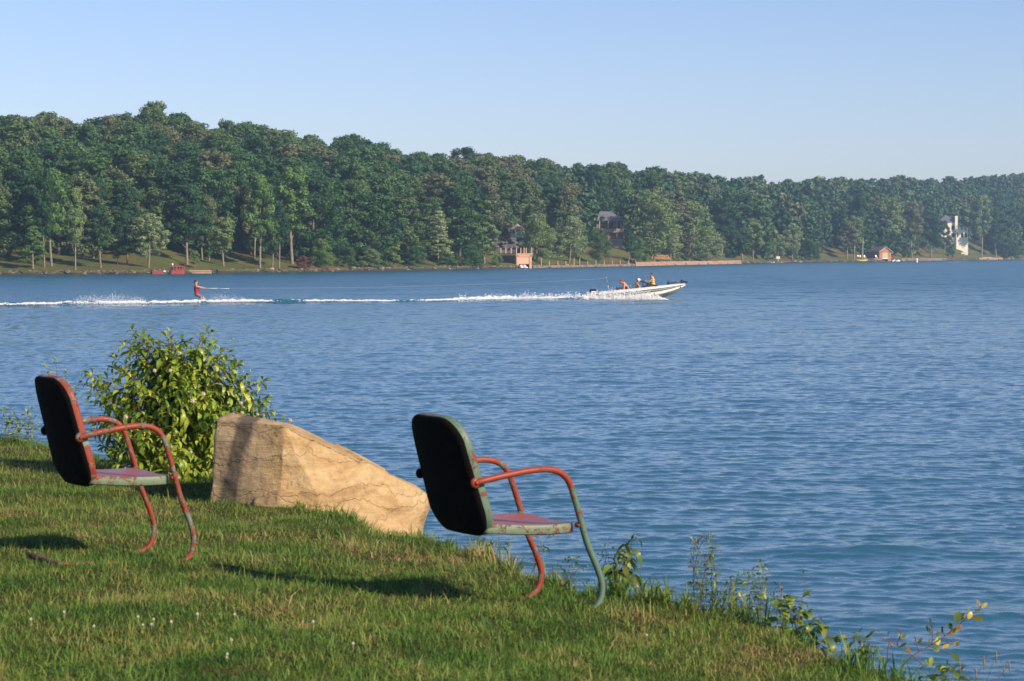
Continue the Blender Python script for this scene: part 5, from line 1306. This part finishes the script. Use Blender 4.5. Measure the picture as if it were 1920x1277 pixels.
# throw the hull spray on the near side of the boat
k = P2[:, 0] > BX - .6
P2[k, 1] = BY - 1.02 - np.abs(r.normal(0, .28, k.sum()))
V, Fc = flecks(P2, S2, r)
tag(link('spray', np_mesh('spray', V, Fc, M_FOAM)), 'white spray thrown up by the skis and the boat hull', 'spray', kind='stuff')
# ---------------------------------------------------------------- buildings and docks on the far shore
def place(px, py, D): return at(px, py, D)
PEACH = simple('peach_masonry', (.52, .30, .19), .85, var=.12, scale=1.5); GREYW = simple('shaded_side_wall', (.16, .15, .16), .85, var=.15, scale=1.0)
POSTM = simple('weathered_post', (.48, .33, .22), .85); DARK = simple('dark_opening', (.01, .012, .014), .9); WHT = simple('white_paint', (.80, .79, .75), .6)
SHING = simple('grey_shingle', (.13, .13, .16), .85, var=.25, scale=3.0); SHINGT = simple('tan_shingle', (.42, .32, .26), .85, var=.25, scale=3.0)
TERRA = simple('terracotta_siding', (.42, .17, .10), .8, var=.12, scale=2.0); CREAM = simple('cream_stucco', (.90, .84, .68), .8, var=.06, scale=1.0)
WOODD = simple('reddish_deck_boards', (.46, .24, .17), .8, var=.2, scale=3.0); STONEP = simple('pinkish_seawall_stone', (.42, .26, .18), .9, var=.35, scale=2.2, bump=.05); STONEB = simple('brown_wall_stone', (.24, .17, .13), .9, var=.45, scale=1.2, bump=.05)
ROCKG = simple('grey_rock', (.11, .10, .11), .9, var=.35, scale=.8, bump=.1); YEL = simple('yellow_plastic', (.75, .52, .05), .35); REDP = simple('red_paint', (.40, .07, .05), .5); CLOTH = simple('dark_tarp', (.03, .035, .05), .8)
# tan boathouse with roof terrace
D = float(shore_d(xdir(980))) + .5; p = at(982, 503, D)
bh = thing('stone_boathouse', 'peach coloured boathouse with a flat terrace and white craft in its doorway', 'boathouse', (p.x, D, 0)); bh.rotation_euler = (0, 0, math.radians(33)); k = D / F
w = 3.4; h = 2.45; dp = 5.2
m = MB(); m.box((-w / 2 + .35, 0, .95), (.5, .25, 2.6)); m.box((w / 2 - .35, 0, .95), (.5, .25, 2.6)); m.box((0, 0, h - .22), (w, .25, .5)); m.build('front_wall', PEACH, bh)
m = MB(); m.box((0, .06, 1.4), (w - 1.2, .12, 1.35)); m.build('door', simple('peach_door', (.58, .36, .25), .8), bh)
m = MB(); m.box((-w / 2 + .12, dp / 2 + .13, .9), (.24, dp, 2.7)); m.build('side_wall', GREYW, bh)  # left wall's shade is put into its grey colour
m = MB(); m.box((w / 2 - .12, dp / 2 + .13, .9), (.24, dp, 2.7)); m.build('side_wall', PEACH, bh)
m = MB(); m.box((0, dp / 2, h + .06), (w + .1, dp + .4, .14)); m.build('terrace', PEACH, bh)
m = MB(); m.box((0, dp, .8), (w - .5, .2, 2.2)); m.build('rear_wall', DARK, bh)
for x, y in ((-w / 2 + .12, -.05), (0, -.05), (w / 2 - .12, -.05), (-w / 2 + .12, 1.7), (-w / 2 + .12, 3.4), (-w / 2 + .12, 5.0), (w / 2 - .12, 1.7), (w / 2 - .12, 3.4)):
    MB().box((x, y, h + .62), (.17, .17, 1.0)).build('post', POSTM, bh)
def jet_ski(label, pos, rz, sc=1.0, col=None):
    t = thing('jet_ski', label, 'jet ski', pos, rz)
    m = MB(); m.prism([(-1.2, 0), (-1.2, .35), (-.2, .4), (.5, .5), (1.2, .35), (1.35, .2), (.9, 0)], -.45, .45); m.build('hull', col or WHT, t, bevel=.08)
    m = MB(); m.prism([(-.9, .36), (-.8, .6), (0, .55), (.1, .4)], -.2, .2); m.build('saddle', DARKG, t, bevel=.05)
    m = MB(); m.prism([(.15, .4), (.3, .85), (.5, .8), (.9, .45)], -.25, .25); m.build('cowl', col or WHT, t, bevel=.05); m = MB(); m.tube([(.3, -.35, .88), (.25, 0, .84), (.3, .35, .88)], .03, 6); m.build('handlebar', BLACKP, t)
    t.scale = (sc, sc, sc); return t
a = on_z(976, 504); jet_ski('white jet ski in the left half of the peach boathouse doorway', (a.x, a.y - .3, .05), math.radians(-70), .75)
a = on_z(981.5, 504); jet_ski('white jet ski in the right half of the peach boathouse doorway', (a.x, a.y - .3, .05), math.radians(-60), .75)
# gazebo on its rock terrace
D = 446; p = at(970, 446, D)
gzb = thing('gazebo', 'small white gazebo with pointed brown roof on the slope above the peach boathouse', 'gazebo', p)
m = MB(); n = 6; R = 1.45; V = [(R * math.cos(i * math.pi / 3 + .3), R * math.sin(i * math.pi / 3 + .3), 1.65) for i in range(n)] + [(.25 * math.cos(i * math.pi / 3 + .3), .25 * math.sin(i * math.pi / 3 + .3), 2.45) for i in range(n)] + [(0, 0, 2.62)]
m.add(V, [(i, (i + 1) % n, n + (i + 1) % n, n + i) for i in range(n)] + [(n + i, n + (i + 1) % n, 2 * n) for i in range(n)] + [tuple(reversed(range(n)))]); m.build('roof', SHINGT, gzb)
for i in range(6): a = i * math.pi / 3 + .3; MB().tube([(1.2 * math.cos(a), 1.2 * math.sin(a), -.1), (1.2 * math.cos(a), 1.2 * math.sin(a), 1.66)], .06, 6).build('post', WHT, gzb)
for i in range(6):
    a, b = i * math.pi / 3 + .3, (i + 1) * math.pi / 3 + .3; A = Vector((1.2 * math.cos(a), 1.2 * math.sin(a), .25)); B = Vector((1.2 * math.cos(b), 1.2 * math.sin(b), .25))
    c = (A + B) / 2; MB().box(c, (1.1, .04, .5), Matrix.Rotation(math.atan2(B.y - A.y, B.x - A.x), 3, 'Z')).build('railing', WHT, gzb)
    if i % 2: MB().box(c + Vector((0, 0, 1.27)), (1.15, .05, .18), Matrix.Rotation(math.atan2(B.y - A.y, B.x - A.x), 3, 'Z')).build('fascia', WHT, gzb)
m = MB(); m.tube([(0, 0, -4), (0, 0, -.02)], 1.55, 12); m.build('base', ROCKG, gzb)
def boulder_heap(label, px, py, D, w, h, seed, mt):
    r = random.Random(seed); p = at(px, py, D); m = MB()
    for i in range(18):
        s = r.uniform(.3, .6); m.ball((r.uniform(-w, w), r.uniform(-.8, .8), r.uniform(-h, h)), (s * 1.1, s * .8, s * .6), 8, 5)
    m.box((0, 1.0, -h - 1), (w * 2, 1.6, h * 2 + 2)); o = m.build('rock_terrace', mt, bevel=.06); o.location = p; tag(o, label, 'rock wall')
boulder_heap('heap of grey rocks on the slope below the gazebo', 947, 457, 440, 2.0, 1.0, 3, ROCKG)
# low wall with posts, pale seawall, right wall
def wall(name, label, px0, px1, t, z0, z1, thick, mt, cat='wall', n=24):
    P = [far_point(px0 + (px1 - px0) * i / n, 0) for i in range(n + 1)]; V = []; Fs = []
    c = P[0].copy(); c.z = 0
    r = random.Random(int(px0))
    for i, p in enumerate(P):
        y = p.y + t; j = r.uniform(-.04, .04)
        for dy, z in ((0, z0), (0, z1 + j), (thick, z1 + j), (thick, z0)): V.append((p.x * (y + dy) / p.y - c.x, y + dy - c.y, z))
    for i in range(n):
        a = i * 4
        for k in range(4): Fs.append((a + k, a + (k + 1) % 4, a + 4 + (k + 1) % 4, a + 4 + k))
    Fs += [(3, 2, 1, 0), tuple(n * 4 + k for k in range(4))]
    b = MB(); b.add(V, Fs); o = b.build(name, mt); o.location = c; tag(o, label, cat); return o
wall('retaining_wall', 'low brown stone wall along the water right of the peach boathouse', 1000, 1191, -.8, -.6, .42, .8, STONEB)
wall('seawall', 'pale pinkish stone seawall with straight top in the middle of the far shore', 1192, 1390, -1.4, -.6, .82, 1.2, STONEP)
wall('retaining_wall', 'long low tan wall along the water right of the red boathouse', 1690, 1776, -.8, -.6, .95, .8, STONEB)
wall('retaining_wall', 'low tan wall by the white dock near the right edge', 1836, 1880, -.8, -.6, .95, .8, STONEP)
r = random.Random(2)
for i, px in enumerate((1015, 1030, 1046, 1061, 1076.5, 1087, 1102, 1117.5, 1133, 1148, 1163, 1178, 1192)):
    D = float(shore_d(xdir(px))) - .55; hgt = {0: 1.45, 4: 1.3, 5: 1.3}.get(i, .8); a = on_z(px, HOR + HC * F / D)
    o = MB().box((0, 0, hgt / 2), (.16, .16, hgt)).build('wall_post', POSTM, bevel=.02); o.location = (xdir(px) * D, D, .35)
    if i == 0: tag(o, 'tall leftmost post on the low brown wall beside the peach boathouse', 'post', 'posts along the low brown wall')
    elif i == 4: tag(o, 'left one of two taller posts halfway along the low brown wall', 'post', 'posts along the low brown wall')
    elif i == 5: tag(o, 'right one of two taller posts halfway along the low brown wall', 'post', 'posts along the low brown wall')
    elif i == 12: tag(o, 'post standing where the low brown wall meets the pale seawall', 'post', 'posts along the low brown wall')
    else: tag(o, 'short square tan post standing on the low brown wall', 'post', 'posts along the low brown wall')
# grey roofed house
D = 532; p = at(1143, 448, D)
ho = thing('hip_roof_house', 'house with grey hipped roof and porch half hidden by trees', 'house', p); ho.rotation_euler = (0, 0, math.radians(20))
m = MB(); m.add([(-4, -2.2, 4.0), (2.9, -2.2, 4.0), (2.9, 4, 4.0), (-4, 4, 4.0), (-2, .9, 6.1), (.6, .9, 6.1)], [(0, 1, 5, 4), (1, 2, 5), (2, 3, 4, 5), (3, 0, 4), (3, 2, 1, 0)]); m.build('roof', SHING, ho)
m = MB(); m.box((-.6, 1.3, 1.0), (6.0, 4.6, 6.2)); m.build('wall', simple('brown_house_wall', (.20, .13, .10), .8), ho)
for x in (-3.2, -1.1, .9, 2.5): MB().box((x, -1.9, 1.6), (.22, .22, 5.0)).build('post', simple('tan_porch_post', (.34, .24, .19), .8), ho)
MB().box((-.4, -1.95, 1.9), (6.0, .1, .7)).build('railing', simple('tan_porch_rail', (.30, .22, .18), .8), ho)
MB().box((-.4, -1.6, 1.45), (6.2, 1.1, .2)).build('porch_floor', simple('porch_floor', (.25, .17, .13), .8), ho)
for x in (-2.2, -.1, 1.6): MB().box((x, -1.03, 2.9), (.9, .06, 1.2)).build('window', DARK, ho)
MB().box((-.6, -1.2, -1.5), (6.0, .6, 3.0)).build('foundation', simple('tan_foundation', (.36, .27, .20), .85), ho)
# log pile
p = far_point(1240, 16); lp = MB(); r = random.Random(6)
for row in range(4):
    for i in range(16 - row): lp.tube([(-2.2 + i * .27 + row * .13, -.5 + r.uniform(-.1, .1), .2 + row * .24), (-2.2 + i * .27 + row * .13, .6, .2 + row * .24)], .13, 8)
o = lp.build('log_pile', simple('cut_log_wood', (.55, .32, .13), .85, var=.5, scale=2.5)); o.location = (p.x, p.y, p.z); tag(o, 'stacked pile of orange cut logs behind two tree trunks above the seawall', 'log pile')
# red boathouse
D = float(shore_d(xdir(1660))); p = on_z(1659, HOR + HC * F / D)
rbh = thing('wooden_boathouse', 'small terracotta boathouse with gabled roof and pale green door', 'boathouse', (p.x, D + .5, 0)); rbh.rotation_euler = (0, 0, math.radians(33))
w = 5.1; dp = 6.0; hh = 3.3
for sx in (-1, 1): MB().box((sx * (w / 2 - .68), 0, hh / 2 + .1), (1.36, .2, hh)).build('front_wall', TERRA, rbh)
MB().prism([(-w / 2, hh - .35), (w / 2, hh - .35), (w / 2, hh + .1), (0, 4.65), (-w / 2, hh + .1)], -.1, .1).build('gable', TERRA, rbh)
MB().box((0, 0.0, 2.0), (w - 2.72, .12, 2.1)).build('door', simple('pale_green_door', (.45, .44, .27), .7), rbh)
MB().box((0, -.1, .93), (w - 2.72, .1, .2)).build('door_sill', WHT, rbh)
MB().box((-w / 2, dp / 2 + .12, hh / 2 + .2), (.2, dp, hh)).build('side_wall', simple('shaded_siding', (.20, .09, .06), .8), rbh)  # wall turned from the sun: shade put into its siding colour
MB().box((w / 2, dp / 2 + .12, hh / 2 + .2), (.2, dp, hh)).build('side_wall', TERRA, rbh)
MB().box((0, dp, hh / 2), (w - .3, .2, hh)).build('rear_wall', DARK, rbh)
for sx in (-1, 1):
    m = MB(); m.add([(sx * 2.95, -.4, 3.2), (0, -.4, 4.85), (0, dp + .4, 4.85), (sx * 2.95, dp + .4, 3.2), (sx * 2.95, -.4, 3.05), (0, -.4, 4.7), (0, dp + .4, 4.7), (sx * 2.95, dp + .4, 3.05)], [(0, 1, 2, 3), (7, 6, 5, 4), (0, 4, 5, 1), (3, 2, 6, 7), (0, 3, 7, 4)]); m.build('roof_slope', simple('dark_shingle', (.13, .10, .09), .85), rbh)
    MB().tube([(sx * 2.95, -.42, 3.12), (0, -.42, 4.78)], .09, 6).build('fascia', simple('pale_fascia', (.62, .42, .33), .7), rbh)
# dock left of it
a, b = on_z(1606, HOR + HC * F / (D - 1)), on_z(1648, HOR + HC * F / (D - 1)); L_ = b.x - a.x
dk = thing('dock', 'reddish wooden dock on short legs left of the terracotta boathouse', 'dock', (a.x, D - 3.4, 0))
nb_ = 26
for i in range(nb_): MB().box(((i + .5) * L_ / nb_, 0, .95), (L_ / nb_ * .93, 2.6, .1)).build('plank', WOODD, dk)
MB().box((L_ / 2, -1.25, .66), (L_, .12, .50)).build('beam', WOODD, dk)
for i in range(7): MB().box((.4 + i * (L_ - .8) / 6, -1.1, .2), (.2, .2, 1.2)).build('leg', WOODD, dk)
def dock_chair(label, px, dz=1.0):
    q = on_z(px, HOR + HC * F / (D - 2.2)); t = thing('white_chair', label, 'chair', (q.x, D - 2.6, dz), math.radians(-90 + 25), 'white chairs on the dock')
    MB().box((0, 0, .42), (.62, .6, .08)).build('seat', WHT, t); MB().box((-.3, 0, .75), (.08, .6, .7), Matrix.Rotation(-.2, 3, 'Y')).build('backrest', WHT, t)
    for sy in (-1, 1): MB().box((0, .3 * sy, .62), (.6, .07, .06)).build('armrest', WHT, t)
    for sx in (-1, 1):
        for sy in (-1, 1): MB().box((.26 * sx, .28 * sy, .2), (.07, .07, .42)).build('leg', WHT, t)
dock_chair('leftmost white chair on the reddish dock', 1608.5); dock_chair('white chair second from the left on the reddish dock', 1613); dock_chair('white chair third from the left on the reddish dock, beside a tree trunk', 1620.5); dock_chair('white chair against the left wall of the terracotta boathouse', 1642)
# kayak
ky = MB(); V = []; Fs = []; n = 9
for i in range(n):
    x = -1.75 + 3.5 * i / (n - 1); wv = .36 * max(.05, 1 - abs(x / 1.8) ** 2.2); sheer = .25 + .10 * abs(x / 1.75) ** 2
    for q in range(8): an = q * math.pi / 4; V.append((x, wv * math.cos(an), sheer + (.16 if math.sin(an) > 0 else .25) * math.sin(an) * (.3 + .7 * wv / .36)))
for i in range(n - 1):
    for q in range(8): Fs.append((i * 8 + q, i * 8 + (q + 1) % 8, (i + 1) * 8 + (q + 1) % 8, (i + 1) * 8 + q))
Fs += [tuple(reversed(range(8))), tuple((n - 1) * 8 + q for q in range(8))]; ky.add(V, Fs)
kt = thing('kayak', 'bright yellow kayak floating at the left end of the reddish dock', 'kayak', (on_z(1601, 490.8).x, shore_d(xdir(1601)) - 9, -.02)); kt.scale = (1.1, 1.5, 1.9)
ky.build('hull', YEL, kt, True); MB().tube([(.5 * math.cos(a), .2 * math.sin(a), .40) for a in [i * math.pi / 8 for i in range(17)]], .03, 6).build('cockpit_rim', BLACKP, kt)
a = on_z(1675, 490.8); jet_ski('white jet ski nearer to the terracotta boathouse', (a.x, a.y - .5, .1), math.radians(40), .85)
a = on_z(1682, 490.8); jet_ski('white jet ski farther from the terracotta boathouse', (a.x, a.y - .5, .1), math.radians(40), .85)
a = on_z(1719, 492.0); bu = thing('buoy', 'white marker buoy with a red band floating off the right shore', 'buoy', (a.x, a.y, 0))
MB().tube([(0, 0, -.3), (0, 0, .1), (0, 0, 1.05), (0, 0, 1.2)], [.30, .30, .26, .14], 12).build('body', WHT, bu, True); MB().tube([(0, 0, .55), (0, 0, .68)], .285, 12).build('band', simple('orange_band', (.55, .2, .1), .6), bu, True)
# white house with battlements
D = 968; k = D / F; p = at(1803, 463, D)
ca = thing('battlemented_house', 'cream house with battlements, arched windows and tall chimney among trees on the right', 'house', p)
X = lambda px: (px - 1803) * k; Zz = lambda py: (463 - py) * k
m = MB(); m.box(((X(1793) + X(1815)) / 2, 2, (Zz(431) - 6) / 2), (X(1815) - X(1793), 4, Zz(431) + 6)); m.build('tower_wall', CREAM, ca)
for px in (1799.5, 1806.5, 1813.5): MB().box((X(px), .15, Zz(431) + .55), (.75, .35, 1.1)).build('merlon', CREAM, ca)
for px in (1795.5, 1804, 1810.8):
    w_ = .42 if px < 1797 else .8; P = [(-w_, 0), (w_, 0), (w_, 1.3), (w_ * .6, 1.65), (0, 1.8), (-w_ * .6, 1.65), (-w_, 1.3)]
    o = MB().prism([(X(px) + a * .62, Zz(445) + b) for a, b in P], -.02, .1).build('window', DARK, ca)
m = MB(); m.box(((X(1762) + X(1795)) / 2, 4.3, (Zz(417) - 6) / 2), (X(1795) - X(1762), 6.5, Zz(417) + 6)); m.build('main_wall', CREAM, ca)
m = MB(); m.add([(X(1758), .8, Zz(417)), (X(1796), .8, Zz(417)), (X(1796), 8, Zz(417)), (X(1758), 8, Zz(417)), (X(1775), 4, Zz(403)), (X(1777), 4, Zz(403))], [(0, 1, 5, 4), (1, 2, 5), (2, 3, 4, 5), (3, 0, 4), (3, 2, 1, 0)]); m.build('roof', SHING, ca)
MB().box((X(1793), .5, (Zz(405) + Zz(431)) / 2), (1.05, .9, Zz(405) - Zz(431))).build('chimney', CREAM, ca)
for py in (427, 441): MB().box((X(1788), .98, Zz(py)), (1.3, .1, 1.6)).build('window', DARK, ca)
# small bright things on the right shore
def tiny(name, label, cat, px, py, D, mt, shape):
    o = shape.build(name, mt); o.location = at(px, py, D); tag(o, label, cat); return o
s = MB().box((0, 0, .5), (1.0, .08, .7)); s.box((0, .06, 0), (.1, .08, 1.0)); tiny('sign', 'small white sign at the foot of the small grey tree', 'sign', 1459, 486.5, float(shore_d(xdir(1459))) + 3, WHT, s)
def bench(label, px, py, D, sc):
    t = thing('garden_bench', label, 'bench', at(px, py, D)); t.scale = (sc, sc, sc); MB().box((0, 0, .42), (1.5, .5, .07)).build('seat', WHT, t); MB().box((0, .25, .75), (1.5, .06, .5)).build('backrest', WHT, t)
    for sx in (-1, 1): MB().box((.68 * sx, 0, .2), (.08, .45, .42)).build('leg', WHT, t)
bench('left white bench on the grass below the cream house', 1806, 478, 925, .9); bench('right white bench on the grass below the cream house', 1812, 479.5, 921, .8)
t = thing('small_dock', 'small pale dock table at the waterline right of the cream house', 'dock', at(1851, 485.5, float(shore_d(xdir(1851))))); MB().box((0, 0, .5), (3.6, 1.6, .15)).build('deck', WHT, t)
for sx in (-1.6, 1.6): MB().box((sx, -.6, 0), (.15, .15, 1.4)).build('leg', POSTM, t)
# red swim raft and shed at the left shore
D = float(shore_d(xdir(300))) - 1.2
a = on_z(298, HOR + HC * F / D); rf = thing('swim_raft', 'low red floating raft below the grey green tree', 'raft', (a.x, D, 0)); kk = D / F
MB().box((0, 0, .17), (20 * kk, 1.6, .32)).build('float', REDP, rf, bevel=.03); MB().box((0, 0, .36), (20.6 * kk, 1.7, .06)).build('deck', simple('faded_red_boards', (.50, .14, .10), .8), rf); MB().box((11.6 * kk, .1, .36), (2.8 * kk, .9, .18)).build('step', WHT, rf)
for sx in (-9, 9): MB().tube([(sx * kk, .6, -.2), (sx * kk, .6, .75)], .06, 6).build('post', REDP, rf)
a = on_z(334, HOR + HC * F / D); sh = thing('pontoon_boat', 'red pontoon boat with railing and dark covered bow moored at the far lawn', 'boat', (a.x, D, 0))
MB().box((0, 0, .14), (22 * kk, 1.8, .26)).build('float', REDP, sh, bevel=.03); MB().box((-.0, 0, .38), (20.5 * kk, 1.7, .24)).build('side_panel', REDP, sh, bevel=.02)
for z in (.62, .95): MB().tube([(-6 * kk, -.85, z), (10 * kk, -.85, z), (10 * kk, .85, z), (-6 * kk, .85, z)], .05, 6).build('rail', REDP, sh)
for x in (-6, -1, 5, 10):
    for y in (-.85, .85): MB().tube([(x * kk, y, .5), (x * kk, y, .95)], .05, 6).build('post', REDP, sh)
m = MB(); m.prism([(-17 * kk, .05), (-13 * kk, .55), (-9 * kk, .95), (-4 * kk, .98), (-4 * kk, .3), (-10 * kk, .25)], -.8, .8); m.build('cover', CLOTH, sh, bevel=.05)
MB().box((6 * kk, -.2, .78), (9 * kk, 1.0, .28)).build('bench', DARKG, sh, bevel=.03); MB().ball((-10 * kk, 0, 1.2), .14, 8, 6).build('mooring_light', WHT, sh, True); MB().tube([(-10 * kk, 0, .9), (-10 * kk, 0, 1.1)], .03, 6).build('light_pole', WHT, sh)
D = float(shore_d(xdir(365))) - .5; a = on_z(371, HOR + HC * F / D); m = MB()
for z in (.12, .36): m.box((0, 0, z), (52 * D / F, .3, .2))
o = m.build('timber_edging', simple('tan_timber', (.42, .28, .19), .8, var=.2, scale=2)); o.location = (a.x, D, 0); tag(o, 'stacked tan timbers along the water right of the red pontoon boat', 'timber')
# ---------------------------------------------------------------- haze
def make_haze():
    m, nt, out = nmat('haze'); N = nt.nodes; L = nt.links
    v = N.new('ShaderNodeVolumePrincipled'); v.inputs['Color'].default_value = (.44, .70, 1.0, 1); v.inputs['Density'].default_value = HAZE
    v.inputs['Anisotropy'].default_value = .0
    L.new(v.outputs[0], out.inputs['Volume'])
    o = MB().box((0, 1300, 22.5), (2600, 2900, 55)).build('haze', m)
    tag(o, 'thin blue summer haze over the lake', kind='stuff')
HAZE = 0.00028
make_haze()
